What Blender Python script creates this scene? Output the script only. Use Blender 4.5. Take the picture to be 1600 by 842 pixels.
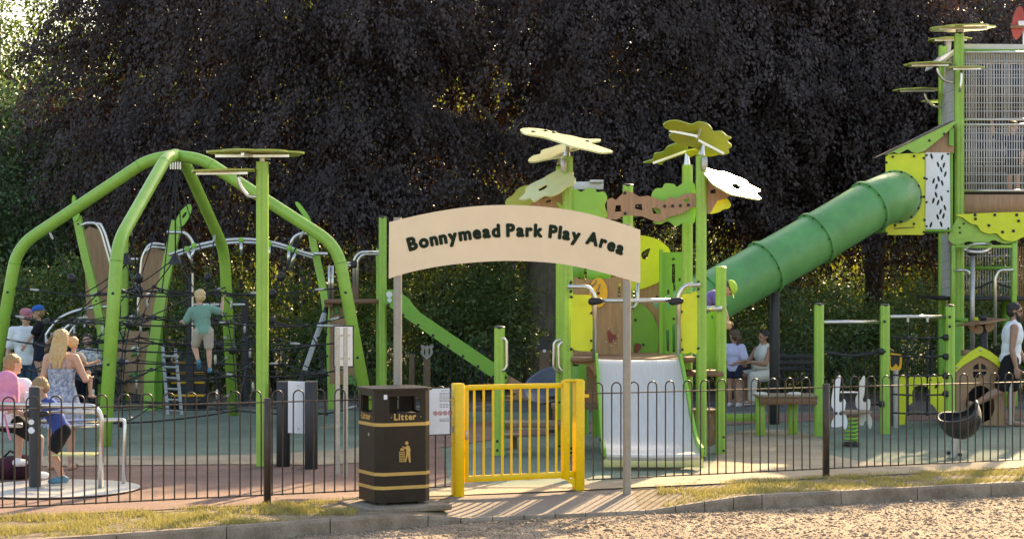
import bpy, bmesh, math, random
import numpy as np
from mathutils import Vector, Matrix, noise
from mathutils.geometry import tessellate_polygon
R = math.radians
random.seed(7); rng = np.random.default_rng(7)
for o in list(bpy.data.objects): bpy.data.objects.remove(o)
S = bpy.context.scene
C = S.collection

# ------------------------------------------------------------------ camera, sky, sun, exposure
F, H, CX, CY = 3000.0, 2.15, 800.0, 440.0        # photo pixels: focal length, eye height, principal x, horizon y
cam = bpy.data.objects.new('camera', bpy.data.cameras.new('camera')); C.objects.link(cam)
cam.location = (0, 0, H); cam.rotation_euler = (R(90), 0, 0)
cam.data.sensor_width = 36; cam.data.lens = 36 * F / 1600; cam.data.shift_y = 19 / 1600
cam.data.clip_start = .1; cam.data.clip_end = 2000
S.camera = cam
SUN_EL, SUN_AZ = 27.0, 21.0                       # degrees; azimuth to the right of the view direction (+Y)
w = bpy.data.worlds.new('World'); S.world = w; w.use_nodes = True
nt = w.node_tree; bg = nt.nodes['Background']
sky = nt.nodes.new('ShaderNodeTexSky'); sky.sky_type = 'NISHITA'; sky.sun_disc = False
sky.sun_elevation = R(SUN_EL); sky.sun_rotation = R(SUN_AZ); sky.air_density = 1.0; sky.dust_density = 2.0; sky.ozone_density = 1.0
nt.links.new(sky.outputs[0], bg.inputs[0]); bg.inputs[1].default_value = 0.15
sl = bpy.data.lights.new('sun', 'SUN'); sl.energy = 4.2; sl.angle = R(.5); sl.color = (1, .8, .52)
so = bpy.data.objects.new('sun', sl); C.objects.link(so)
sd = Vector((math.sin(R(SUN_AZ)) * math.cos(R(SUN_EL)), math.cos(R(SUN_AZ)) * math.cos(R(SUN_EL)), math.sin(R(SUN_EL))))
so.rotation_euler = sd.to_track_quat('Z', 'Y').to_euler(); so.location = (0, 0, 30)
S.view_settings.view_transform = 'Standard'; S.view_settings.look = 'None'
S.view_settings.exposure = 1.6; S.view_settings.gamma = 1; S.view_settings.use_curve_mapping = False
S.view_settings.use_white_balance = True; S.view_settings.white_balance_temperature = 7600; S.view_settings.white_balance_tint = 12
S.render.engine = 'CYCLES'
S.cycles.max_bounces = 6; S.cycles.transparent_max_bounces = 8; S.cycles.transmission_bounces = 4

# ------------------------------------------------------------------ geometry helpers
def P(px, py, Z): return Vector(((px - CX) * Z / F, Z, H - (py - CY) * Z / F))
def Xat(px, Z): return (px - CX) * Z / F
def zat(py, Z): return H - (py - CY) * Z / F
def onplane(px, py, p0, n):
    d = Vector(((px - CX) / F, 1, -(py - CY) / F)); o = Vector((0, 0, H))
    return o + d * ((p0 - o).dot(n) / d.dot(n))
def zf(ox, oy, s): return lambda pts: [(ox + x / s, oy + y / s) for x, y in pts]
def smooth(pts, k=5, closed=True):
    n = len(pts); out = []
    P_ = [Vector(p) for p in pts]
    for i in range(n if closed else n - 1):
        if closed: a, b, c, d = P_[(i-1) % n], P_[i], P_[(i+1) % n], P_[(i+2) % n]
        else: a, b, c, d = P_[max(i-1, 0)], P_[i], P_[i+1], P_[min(i+2, n-1)]
        for j in range(k):
            t = j / k
            out.append(.5 * ((2*b) + (c-a)*t + (2*a-5*b+4*c-d)*t*t + (3*b-a-3*c+d)*t**3))
    if not closed: out.append(P_[-1])
    return [tuple(v) for v in out]
def oval(cx, cy, rx, ry, n=20, rot=0):
    out = []
    for i in range(n):
        a = 2*math.pi*i/n; x, y = rx*math.cos(a), ry*math.sin(a)
        out.append((cx + x*math.cos(rot) - y*math.sin(rot), cy + x*math.sin(rot) + y*math.cos(rot)))
    return out
def bend(pts, r=.1, n=5):
    pts = [Vector(p) for p in pts]; out = [pts[0]]
    for i in range(1, len(pts)-1):
        a, b, c = pts[i-1], pts[i], pts[i+1]
        rr = min(r, (a-b).length*.49, (c-b).length*.49)
        p, q = b + (a-b).normalized()*rr, b + (c-b).normalized()*rr
        for k in range(n+1):
            t = k/n; out.append((1-t)**2*p + 2*t*(1-t)*b + t*t*q)
    out.append(pts[-1]); return out

class MB:
    def __init__(s): s.v = []; s.f = []; s.m = []; s.mi = 0
    def add(s, vs, fs):
        b = len(s.v); s.v += [Vector(v) for v in vs]; s.f += [[b+i for i in f] for f in fs]; s.m += [s.mi]*len(fs); return s
    def box(s, c, size, rz=0, M=None, bev=0):
        x, y, z = size[0]/2, size[1]/2, size[2]/2; c = Vector(c)
        rot = M if M is not None else Matrix.Rotation(rz, 3, 'Z')
        if bev:
            b = min(bev, x*.9, y*.9, z*.9); pr = [(-x+b,-y),(x-b,-y),(x,-y+b),(x,y-b),(x-b,y),(-x+b,y),(-x,y-b),(-x,-y+b)]
            ins = [(p[0]*(1-b*.6/x), p[1]*(1-b*.6/y)) for p in pr]
            vs = [c + rot @ Vector((p[0], p[1], h)) for h in (-z+b, z-b) for p in pr]
            vs += [c + rot @ Vector((q[0], q[1], h)) for h in (-z, z) for q in ins]
            fs = [[i, (i+1)%8, 8+(i+1)%8, 8+i] for i in range(8)]
            fs += [[8+i, 8+(i+1)%8, 24+(i+1)%8, 24+i] for i in range(8)] + [[16+i, 16+(i+1)%8, (i+1)%8, i] for i in range(8)]
            fs += [[16+i for i in range(8)][::-1], [24+i for i in range(8)]]
            return s.add(vs, fs)
        vs = [c + rot @ Vector((a, b, d)) for a in (-x, x) for b in (-y, y) for d in (-z, z)]
        return s.add(vs, [[0,1,3,2],[4,6,7,5],[0,4,5,1],[2,3,7,6],[0,2,6,4],[1,5,7,3]])
    def beam(s, a, b, wx, wy, up=(0, 0, 1)):
        a, b = Vector(a), Vector(b); d = (b-a); L = d.length; d.normalize(); up = Vector(up)
        if abs(d.dot(up)) > .99: up = Vector((0, 1, 0))
        x = d.cross(up).normalized(); y = x.cross(d)
        vs = [a + x*i*wx/2 + y*j*wy/2 + d*k*L for k in (0, 1) for i, j in ((-1,-1),(1,-1),(1,1),(-1,1))]
        return s.add(vs, [[3,2,1,0],[4,5,6,7]] + [[i,(i+1)%4,4+(i+1)%4,4+i] for i in range(4)])
    def tube(s, pts, r, n=10, cap=True):
        pts = [Vector(p) for p in pts]; m = len(pts)
        rs = r if isinstance(r, (list, tuple)) else [r]*m
        t0 = (pts[1]-pts[0]).normalized(); ref = Vector((0, 0, 1)) if abs(t0.z) < .9 else Vector((1, 0, 0))
        x = t0.cross(ref).normalized(); vs = []; fs = []
        for i, p in enumerate(pts):
            t = (pts[min(i+1, m-1)] - pts[max(i-1, 0)]).normalized()
            x = (x - t*x.dot(t)).normalized(); y = t.cross(x)
            for k in range(n):
                a = 2*math.pi*k/n; vs.append(p + (x*math.cos(a) + y*math.sin(a))*rs[i])
        for i in range(m-1):
            for k in range(n): fs.append([i*n+k, i*n+(k+1)%n, (i+1)*n+(k+1)%n, (i+1)*n+k])
        if cap: fs += [list(range(n))[::-1], [(m-1)*n+k for k in range(n)]]
        return s.add(vs, fs)
    def ell(s, c, rad, n=12, m=8, M=None):
        c = Vector(c); M = M or Matrix.Identity(3); vs = []; fs = []
        for i in range(m+1):
            th = math.pi*i/m
            for k in range(n):
                a = 2*math.pi*k/n
                vs.append(c + M @ Vector((rad[0]*math.sin(th)*math.cos(a), rad[1]*math.sin(th)*math.sin(a), rad[2]*math.cos(th))))
        for i in range(m):
            for k in range(n):
                q = [i*n+k, (i+1)*n+k, (i+1)*n+(k+1)%n, i*n+(k+1)%n]
                if i == 0: q = [k, n+k, n+(k+1)%n]; 
                if i == m-1: q = [i*n+k, (i+1)*n+k, i*n+(k+1)%n]
                fs.append(q)
        return s.add(vs, fs)
    def capsule(s, a, ra, b, rb, n=12):
        a, b = Vector(a), Vector(b); d = (b-a)
        if d.length < 1e-6: d = Vector((0, 0, 1e-5))
        d.normalize(); pts = []; rs = []
        for k in range(1, 6):
            t = math.pi/2*k/5.; pts.append(a - d*ra*math.cos(t)); rs.append(ra*math.sin(t))
        for k in range(0, 5):
            t = math.pi/2*k/5.; pts.append(b + d*rb*math.sin(t)); rs.append(rb*math.cos(t))
        return s.tube(pts, rs, n)
    def lathe(s, c, prof, n=20, M=None):
        c = Vector(c); M = M or Matrix.Identity(3); vs = []; fs = []; m = len(prof)
        for r, z in prof:
            for k in range(n):
                a = 2*math.pi*k/n; vs.append(c + M @ Vector((r*math.cos(a), r*math.sin(a), z)))
        for i in range(m-1):
            for k in range(n): fs.append([i*n+k, i*n+(k+1)%n, (i+1)*n+(k+1)%n, (i+1)*n+k])
        fs += [list(range(n))[::-1], [(m-1)*n+k for k in range(n)]]
        return s.add(vs, fs)
    def slab(s, outer, holes=(), off=(0, .02, 0)):
        """flat plate: 3-D outline (+ holes) extruded by off"""
        off = Vector(off); loops = [[Vector(p) for p in outer]] + [[Vector(p) for p in h] for h in holes]
        flat = [p for l in loops for p in l]; tris = tessellate_polygon(loops); n = len(flat)
        vs = flat + [p + off for p in flat]; fs = []
        for t in tris:
            nn = (flat[t[1]]-flat[t[0]]).cross(flat[t[2]]-flat[t[0]])
            t = list(t) if nn.dot(off) < 0 else list(t)[::-1]
            fs.append(t); fs.append([n+i for i in t[::-1]])
        b = 0
        for l in loops:
            m = len(l)
            for i in range(m):
                j = (i+1) % m; fs.append([b+i, b+j, n+b+j, n+b+i])
            b += m
        return s.add(vs, fs)
    def plate(s, pts, Z, th=.02, holes=()):
        """outline traced in photo pixels, standing at depth Z, th thick going back"""
        return s.slab([P(x, y, Z) for x, y in pts], [[P(x, y, Z) for x, y in h] for h in holes], (0, th, 0))
    def tilt(s, pts, p0, n, th=.02, holes=()):
        n = Vector(n).normalized(); p0 = Vector(p0)
        return s.slab([onplane(x, y, p0, n) for x, y in pts], [[onplane(x, y, p0, n) for x, y in h] for h in holes], -n*th)

OFF = {}
def mesh_of(mb, mats, off, sm):
    me = bpy.data.meshes.new('mesh')
    me.from_pydata([v - off for v in mb.v], [], mb.f)
    for m in (mats if isinstance(mats, (list, tuple)) else [mats]): me.materials.append(m)
    me.polygons.foreach_set('material_index', mb.m)
    if sm: me.polygons.foreach_set('use_smooth', [True]*len(mb.f))
    bm = bmesh.new(); bm.from_mesh(me); bmesh.ops.recalc_face_normals(bm, faces=bm.faces); bm.to_mesh(me); bm.free()
    if sm and sm is not True:
        me.set_sharp_from_angle(angle=R(sm))
    me.update(); return me
def thing(name, label, cat, loc, group=None, rz=0):
    o = bpy.data.objects.new(name, None); C.objects.link(o); o.empty_display_size = .2
    o.location = loc; o.rotation_euler = (0, 0, rz); OFF[o.name] = Vector(loc)
    return tag(o, label, cat, group)
def tag(o, label, cat, group=None, kind=None):
    o['label'] = label; o['category'] = cat
    if group: o['group'] = group
    if kind: o['kind'] = kind
    return o
def part(name, mb, mats, parent, sm=40, local=False, label=None):
    off = Vector((0, 0, 0)) if local else OFF[parent.name]
    o = bpy.data.objects.new(name, mesh_of(mb, mats, off, sm)); C.objects.link(o); o.parent = parent; OFF[o.name] = off
    if label: o['label'] = label
    return o
def solo(name, mb, mats, label, cat, group=None, sm=40, kind=None):
    lo = Vector((min(v.x for v in mb.v), min(v.y for v in mb.v), min(v.z for v in mb.v))); hi = Vector((max(v.x for v in mb.v), max(v.y for v in mb.v), 0))
    off = Vector(((lo.x+hi.x)/2, (lo.y+hi.y)/2, lo.z))
    o = bpy.data.objects.new(name, mesh_of(mb, mats, off, sm)); C.objects.link(o); o.location = off; OFF[o.name] = off
    if cat: tag(o, label, cat, group, kind)
    return o
def struct(name, mb, mats, kind='structure', sm=False):
    o = bpy.data.objects.new(name, mesh_of(mb, mats, Vector((0, 0, 0)), sm)); C.objects.link(o); o['kind'] = kind; return o
def copy_part(o, parent, dloc):
    c = o.copy(); C.objects.link(c); c.parent = parent; c.location = o.location + Vector(dloc); OFF[c.name] = OFF[o.name]; return c
_bolt = {}
def bolt(parent, p, n=(0, -1, 0), r=.017, mat=None, name='bolt'):
    mat = mat or M_black
    key = (round(r, 4), mat.name, tuple(round(x, 2) for x in n))
    if key not in _bolt:
        d = Vector(n).normalized()
        mb = MB().tube([-d*.004, d*.006, d*.012], [r, r, r*.6], 8); _bolt[key] = mesh_of(mb, mat, Vector((0,0,0)), 40)
    o = bpy.data.objects.new(name, _bolt[key]); C.objects.link(o); o.parent = parent; o.location = Vector(p) - OFF[parent.name]; OFF[o.name] = Vector(p)
    return o

# ------------------------------------------------------------------ materials
def mat(name, col, rough=.5, metal=0, var=.12, scale=6, bump=0, bscale=80, spec=.5, col2=None, stretch=None, trans=0, coord='Object', speck=0):
    m = bpy.data.materials.new(name); m.use_nodes = True; N = m.node_tree.nodes; L = m.node_tree.links
    b = N['Principled BSDF']; b.inputs['Roughness'].default_value = rough; b.inputs['Metallic'].default_value = metal
    b.inputs['Specular IOR Level'].default_value = spec
    tc = N.new('ShaderNodeTexCoord'); out = tc.outputs[coord]
    if stretch:
        mp = N.new('ShaderNodeMapping'); mp.inputs['Scale'].default_value = stretch; L.new(out, mp.inputs[0]); out = mp.outputs[0]
    nz = N.new('ShaderNodeTexNoise'); nz.inputs['Scale'].default_value = scale; nz.inputs['Detail'].default_value = 6; nz.inputs['Roughness'].default_value = .65
    L.new(out, nz.inputs['Vector'])
    rp = N.new('ShaderNodeValToRGB'); e = rp.color_ramp.elements
    c2 = col2 or tuple(min(1, c*(1+var)) for c in col); c1 = col if col2 else tuple(c*(1-var) for c in col)
    e[0].position = .35; e[1].position = .65; e[0].color = (*c1, 1); e[1].color = (*c2, 1)
    L.new(nz.outputs['Fac'], rp.inputs[0]); col_out = rp.outputs[0]
    if speck:                                       # fine grains / scuffs of slightly different colour
        s1 = N.new('ShaderNodeTexNoise'); s1.inputs['Scale'].default_value = 70 if rough > .7 else 18; s1.inputs['Detail'].default_value = 8; s1.inputs['Roughness'].default_value = .8; L.new(tc.outputs[coord], s1.inputs['Vector'])
        s2 = N.new('ShaderNodeMapRange'); s2.inputs['From Min'].default_value = .3; s2.inputs['From Max'].default_value = .7; s2.inputs['To Min'].default_value = 1-speck; s2.inputs['To Max'].default_value = 1+speck; L.new(s1.outputs['Fac'], s2.inputs['Value'])
        s3 = N.new('ShaderNodeVectorMath'); s3.operation = 'SCALE'; L.new(col_out, s3.inputs[0]); L.new(s2.outputs[0], s3.inputs['Scale']); col_out = s3.outputs[0]
    L.new(col_out, b.inputs['Base Color'])
    if bump:
        n2 = N.new('ShaderNodeTexNoise'); n2.inputs['Scale'].default_value = bscale; n2.inputs['Detail'].default_value = 4; L.new(out, n2.inputs['Vector'])
        bp = N.new('ShaderNodeBump'); bp.inputs['Strength'].default_value = bump; bp.inputs['Distance'].default_value = .01
        L.new(n2.outputs['Fac'], bp.inputs['Height']); L.new(bp.outputs[0], b.inputs['Normal'])
    if trans:
        t = N.new('ShaderNodeBsdfTranslucent'); L.new(rp.outputs[0], t.inputs[0]); mx = N.new('ShaderNodeMixShader'); mx.inputs[0].default_value = trans
        L.new(b.outputs[0], mx.inputs[1]); L.new(t.outputs[0], mx.inputs[2]); L.new(mx.outputs[0], N['Material Output'].inputs[0])
    return m
def leafmat(name, c1, c2, trans_col, tf=.45, rough=.45, spec=.4, scale=1.3):
    m = bpy.data.materials.new(name); m.use_nodes = True; N = m.node_tree.nodes; L = m.node_tree.links
    b = N['Principled BSDF']; b.inputs['Roughness'].default_value = rough; b.inputs['Specular IOR Level'].default_value = spec
    tc = N.new('ShaderNodeTexCoord'); nz = N.new('ShaderNodeTexNoise'); nz.inputs['Scale'].default_value = scale; nz.inputs['Detail'].default_value = 10; nz.inputs['Roughness'].default_value = .8
    L.new(tc.outputs['Object'], nz.inputs[0]); rp = N.new('ShaderNodeValToRGB'); e = rp.color_ramp.elements
    e[0].position = .38; e[1].position = .64; e[0].color = (*c1, 1); e[1].color = (*c2, 1); L.new(nz.outputs['Fac'], rp.inputs[0])
    L.new(rp.outputs[0], b.inputs['Base Color'])
    t = N.new('ShaderNodeBsdfTranslucent'); t.inputs[0].default_value = (*trans_col, 1)
    mx = N.new('ShaderNodeMixShader'); mx.inputs[0].default_value = tf
    L.new(b.outputs[0], mx.inputs[1]); L.new(t.outputs[0], mx.inputs[2]); L.new(mx.outputs[0], N['Material Output'].inputs[0]); return m

M_green = mat('lime_green_paint', (.27, .48, .065), .38, var=.09, scale=3, speck=.1, bump=.05, bscale=40)
M_green2 = mat('mid_green_panel', (.15, .38, .035), .42, var=.06)
M_bushgreen = mat('leaf_green_panel', (.22, .5, .05), .4, var=.06)
M_lime = mat('yellow_lime_panel', (.62, .68, .02), .4, var=.05)
M_olive = mat('olive_leaf_panel', (.31, .36, .04), .3, var=.08)
M_pale = mat('pale_leaf_panel', (.62, .62, .3), .22, var=.06)  # on the canopy leaves the paleness is sun sheen put into the colour
M_tube = mat('green_polyethylene', (.1, .3, .09), .42, var=.13, scale=2.5, speck=.07, bump=.03, bscale=20)
M_brown = mat('brown_wood_laminate', (.34, .195, .1), .5, var=.18, scale=3, stretch=(14, 14, 1.2))
M_deck = mat('brown_deck_board', (.2, .1, .05), .55, var=.2, scale=4, stretch=(2, 12, 12))
M_wood = mat('weathered_timber', (.24, .18, .12), .75, var=.3, scale=4, stretch=(2, 14, 14), bump=.2, bscale=30)
M_postwood = mat('timber_post', (.16, .1, .055), .8, var=.3, scale=4, stretch=(12, 12, 1.5))
M_steel = mat('stainless_steel', (.62, .6, .56), .28, .9, var=.05, scale=30)
M_sheet = mat('brushed_steel_sheet', (.6, .58, .54), .36, .3, var=.08, scale=3, stretch=(22, 1.5, 1.5), bump=.03, bscale=60)
M_galv = mat('galvanised_metal', (.42, .41, .38), .45, .7, var=.12, scale=25)
M_greypost = mat('grey_brown_post', (.3, .275, .235), .45, .3, var=.08, scale=8)
M_black = mat('black_plastic', (.015, .015, .016), .5, var=.1)
M_rope = mat('black_rope', (.02, .02, .022), .8, var=.3, scale=60, bump=.3, bscale=120)
M_darkpost = mat('dark_grey_post', (.03, .03, .032), .5, .2, var=.12)
M_fence = mat('dark_brown_railing_paint', (.045, .03, .022), .38, .25, var=.25, scale=12)
M_bfence = mat('black_railing_paint', (.01, .011, .011), .6, var=.2)
M_yellow = mat('gate_yellow_paint', (.84, .53, .004), .4, var=.06, scale=5, bump=.03, bscale=60, speck=.1)
M_cream = mat('cream_sign_panel', (.78, .625, .42), .5, var=.035, scale=2.5)
M_ink = mat('dark_green_lettering', (.006, .018, .006), .6, var=.05, spec=.2)
M_bin = mat('bin_dark_brown', (.021, .013, .007), .45, spec=.3, var=.15, scale=5, bump=.04, bscale=60, speck=.3)
M_gold = mat('gold_band', (.55, .33, .08), .45, var=.08)
M_white = mat('white_panel', (.72, .74, .76), .45, var=.04)
M_offwhite = mat('off_white_board', (.6, .58, .52), .5, var=.08, scale=4)
M_red = mat('dark_red_panel', (.2, .02, .015), .4)
M_orange = mat('orange_yellow_panel', (.8, .4, .01), .4)
M_signred = mat('sign_red_ink', (.5, .03, .03), .5)
M_signgrey = mat('sign_grey_ink', (.2, .2, .22), .6)
M_concrete = mat('concrete_kerb', (.17, .125, .085), .9, col2=(.32, .25, .18), scale=4, speck=.4, bump=.7, bscale=60)
M_bowl = mat('dark_grey_bowl', (.03, .03, .032), .4, var=.12)
M_bowlblue = mat('slate_blue_dish', (.06, .075, .1), .35, var=.1)
M_redglass = mat('red_tinted_panel', (.4, .09, .07), .25, trans=.4)
M_rgreen = mat('green_rubber_surface', (.13, .175, .125), .9, var=.2, scale=1.0, speck=.55, bump=.5, bscale=150)
M_rred = mat('red_brown_rubber_surface', (.2, .115, .085), .9, var=.22, scale=1.5, speck=.6, bump=.5, bscale=150)
M_rbeige = mat('beige_rubber_surface', (.33, .26, .17), .9, var=.2, scale=1.5, speck=.5, bump=.5, bscale=150)
M_rgrey = mat('dark_grey_tarmac', (.085, .09, .085), .9, var=.25, scale=3, bump=.4, bscale=100)
M_path = mat('speckled_path_tarmac', (.25, .2, .155), .9, var=.4, scale=90, bump=.6, bscale=160)
M_soil = mat('dry_soil', (.2, .145, .085), .95, var=.35, scale=7, bump=.7, bscale=50)
M_forest = mat('leaf_litter_floor', (.06, .05, .03), .95, var=.5, scale=3, bump=.7, bscale=30)
M_gravel = mat('gravel_bed', (.28, .2, .13), .95, var=.35, speck=.7, scale=2.2, bump=.9, bscale=55)
# ------------------------------------------------------------------ ground
def interp(x, xs, ys): return float(np.interp(x, xs, ys))
KX = [-40, -9, -4, -1.4, -.26, 1.32, 2.41, 5.5, 12, 40]; KY = [-5.5, 12.95, 15.95, 17.5, 18.28, 18.85, 19.28, 20.6, 23.4, 35]
def kerb_y(x): return interp(x, KX, KY)
def fence_y(x): return 19.55 + .45*x
def kerb_h(x): return interp(x, [-1.15, -.35, 1.35, 2.35], [0, -.1, -.1, 0])
def verge_z(x, y):
    a, b = kerb_y(x) + .12, fence_y(x) - .05
    t = min(max((y-a)/max(b-a, .01), 0), 1); return kerb_h(x)*(1-t)
FENCE_A = math.atan(.45); FD = Vector((math.cos(FENCE_A), math.sin(FENCE_A), 0))

mb = MB(); mb.add([(-600, -300, -.13), (600, -300, -.13), (600, 900, -.13), (-600, 900, -.13)], [[0, 1, 2, 3]]); struct('car_park_ground', mb, M_gravel)
# playground earth: everything behind the fence line
xs = [-60, -40, -20, 20, 40, 60]
mb = MB(); n = len(xs)
mb.add([(x, fence_y(x) if abs(x) < 41 else fence_y(x), 0) for x in xs] + [(x*6, 500, 0) for x in xs], [[i, i+1, n+i+1, n+i] for i in range(n-1)]); struct('woodland_floor', mb, M_forest)
def verge(name, x0, x1, m, nx, lift=0):
    mb = MB(); ny = 8; vs = []; fs = []
    for i in range(nx+1):
        x = x0 + (x1-x0)*i/nx; a, b = kerb_y(x) + .12, fence_y(x) + .02
        for j in range(ny+1):
            y = a + (b-a)*j/ny; vs.append((x, y, verge_z(x, y) + lift))
    for i in range(nx):
        for j in range(ny): k = i*(ny+1)+j; fs.append([k, k+ny+1, k+ny+2, k+1])
    mb.add(vs, fs); return struct(name, mb, m, sm=True)
verge('verge_soil', -30, -.62, M_soil, 90); verge('entrance_path', -.62, 1.25, M_path, 20); verge('verge_soil', 1.25, 30, M_soil, 90)
# kerb stones
mb = MB(); x = -24.0
while x < 24:
    drop = -1.2 < x < 2.3
    L = .3 if drop else .86; x1 = x + L - .008
    mx = [x + (x1-x)*i/3 for i in range(4)]; vs = []
    for q in mx:
        y = kerb_y(q); h = kerb_h(q) + .006
        vs += [(q, y-.012, -.2), (q, y, h-.025), (q, y+.02, h), (q, y+.115, h), (q, y+.125, -.2)]
    fs = [[i*5+j, (i+1)*5+j, (i+1)*5+j+1, i*5+j+1] for i in range(3) for j in range(4)] + [[0, 1, 2, 3, 4], [19, 18, 17, 16, 15]]
    mb.add(vs, fs); x += L
struct('kerb', mb, M_concrete)
def sheet(name, pts, z, m):
    mb = MB(); pts = [Vector((p[0], p[1], z)) for p in pts]
    mb.add(pts, [list(t) for t in tessellate_polygon([pts])]); return struct(name, mb, m)
def gpx(px, py):
    Z = H*F/(py-CY); return ((px-CX)*Z/F, Z)
fl = [(x, fence_y(x)+.01) for x in (14, -16)]
sheet('rubber_surface_green', [(-16, fence_y(-16)+.01), (14, fence_y(14)+.01), (16, 34.3), (-16, 34.3)], .004, M_rgreen)
# red-brown safety surface along the left of the fence, and its winding band through the middle
edge = smooth([gpx(-150, 728), gpx(100, 724), gpx(330, 722), gpx(520, 718), gpx(620, 700), gpx(690, 672), gpx(800, 662), gpx(950, 664), gpx(1100, 663), gpx(1260, 658), gpx(1420, 652), gpx(1640, 655)], 6, False)
back = smooth([gpx(1640, 642), gpx(1420, 640), gpx(1260, 645), gpx(1100, 648), gpx(950, 648), gpx(800, 647), gpx(690, 652), gpx(610, 672), gpx(540, 700), gpx(330, 713), gpx(100, 715), gpx(-150, 718)], 6, False)
sheet('rubber_surface_beige_line', smooth([gpx(-150, 716), gpx(330, 713), gpx(540, 703), gpx(600, 690), gpx(650, 690), gpx(560, 724), gpx(330, 727), gpx(-150, 730)], 5), .016, M_rbeige)
left = [(x, fence_y(x)+.02) for x in (-16, -.75)] + [gpx(700, 745), gpx(690, 700)] + [gpx(640, 703), gpx(560, 722), gpx(330, 725), gpx(-150, 728), (-16, 20)]
sheet('rubber_surface_red', left, .008, M_rred)
sheet('rubber_surface_red_band', smooth([gpx(640, 703), gpx(690, 700), gpx(740, 692), gpx(800, 684), gpx(900, 678), gpx(1000, 674), gpx(1150, 664), gpx(1300, 658), gpx(1640, 656), gpx(1640, 644), gpx(1300, 646), gpx(1150, 650), gpx(1000, 658), gpx(850, 658), gpx(740, 660), gpx(690, 662), gpx(640, 676)], 5), .012, M_rred)
sheet('rubber_surface_beige', smooth([(-.7, fence_y(-.7)+.02), (6.6, fence_y(6.6)+.02), gpx(1560, 722), gpx(1400, 724), gpx(1300, 712), gpx(1290, 690), gpx(1230, 672), gpx(1130, 680), gpx(1110, 728), gpx(1000, 748), gpx(800, 760), gpx(710, 752)], 5), .0085, M_rbeige)
sheet('dark_tarmac_path', [gpx(-200, 632), gpx(900, 645), gpx(1700, 640), (18, 34.2), (-18, 34.2)], .0082, M_rgrey)

# gravel stones
def scatter_mesh(name, verts, faces_n, k, m, kind, label=None, cat=None):
    me = bpy.data.meshes.new(name); nv = len(verts); nf = len(faces_n)
    me.vertices.add(nv); me.vertices.foreach_set('co', verts.astype(np.float32).ravel())
    me.loops.add(nf*k); me.loops.foreach_set('vertex_index', faces_n.astype(np.int32).ravel())
    me.polygons.add(nf); me.polygons.foreach_set('loop_start', np.arange(0, nf*k, k, dtype=np.int32)); me.update(calc_edges=True)
    for q in (m if isinstance(m, list) else [m]): me.materials.append(q)
    o = bpy.data.objects.new(name, me); C.objects.link(o)
    if kind: o['kind'] = kind
    if cat: tag(o, label, cat)
    return o
N = 90000
gx = rng.uniform(-7.5, 8.5, N); ky = np.interp(gx, KX, KY); d = rng.random(N)**1.15*6.0; gy = ky - .015 - d
ok = gy > 13.2; gx, gy = gx[ok], gy[ok]; n = len(gx)
oct_v = np.array([(1, 0, 0), (0, 1, 0), (-1, 0, 0), (0, -1, 0), (0, 0, .75), (0, 0, -.75)], float)
oct_f = np.array([(0, 1, 4), (1, 2, 4), (2, 3, 4), (3, 0, 4), (1, 0, 5), (2, 1, 5), (3, 2, 5), (0, 3, 5)])
sz = rng.lognormal(-4.95, .58, n)
vv = oct_v[None]*sz[:, None, None]*rng.uniform(.6, 1.3, (n, 6, 3))
an = rng.uniform(0, 6.28, n); ca, sa = np.cos(an), np.sin(an)
x_, y_ = vv[..., 0]*ca[:, None]-vv[..., 1]*sa[:, None], vv[..., 0]*sa[:, None]+vv[..., 1]*ca[:, None]
vv = np.stack([x_ + gx[:, None], y_ + gy[:, None], vv[..., 2]*.8-.13+sz[:, None]*.12], -1).reshape(-1, 3)
ff = (oct_f[None] + (np.arange(n)*6)[:, None, None]).reshape(-1, 3)
M_stone = mat('gravel_stones', (.16, .11, .07), .85, col2=(.37, .27, .185), speck=.75, scale=2.6, var=.3)
scatter_mesh('gravel', vv, ff, 3, M_stone, 'stuff', 'loose tan gravel and stone chips covering the car park', 'gravel')
# grass blades on the verges
def grass(x0, x1, n, m, name, hgt=.05, lab=''):
    x = rng.uniform(x0, x1, n); t = rng.random(n); a = np.interp(x, KX, KY) + .1; b = 19.55 + .45*x + .06
    y = a + (b-a)*t
    dens = np.array([noise.noise(Vector((p*2.2, q*2.2, 0))) + .6*noise.noise(Vector((p*7, q*7, 3))) for p, q in zip(x, y)])
    e = np.minimum(np.minimum(x-x0, x1-x)/.5, 1)
    ok = (dens*1.5 + .25 + .5*e - .5 > rng.random(n)*1.0 - .3); x, y, dens, e = x[ok], y[ok], dens[ok], e[ok]; n = len(x)
    z = np.array([verge_z(p, q) for p, q in zip(x, y)]); h = hgt*rng.uniform(.4, 1.35, n)*(1+.6*dens); an = rng.uniform(0, 6.28, n); ln = rng.normal(0, .55, (n, 2))*h[:, None]
    wd = .0035*rng.uniform(.8, 1.7, n)
    p0 = np.stack([x-np.cos(an)*wd, y-np.sin(an)*wd, z-.004], -1); p1 = np.stack([x+np.cos(an)*wd, y+np.sin(an)*wd, z-.004], -1)
    p2 = np.stack([x+ln[:, 0], y+ln[:, 1], z+h], -1)
    return scatter_mesh(name, np.stack([p0, p1, p2], 1).reshape(-1, 3), np.arange(n*3).reshape(-1, 3), 3, m, 'stuff', lab, 'grass')
M_grass = leafmat('dry_grass', (.22, .2, .045), (.54, .41, .17), (.5, .44, .13), .35, .6, .2, 3.0)
grass(-8, -1.45, 53000, M_grass, 'grass', .042, 'dry yellow-green grass between the left fence and the kerb')
grass(1.5, 10, 48000, M_grass, 'grass', .036, 'dry yellowish grass between the right fence and the kerb')

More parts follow.
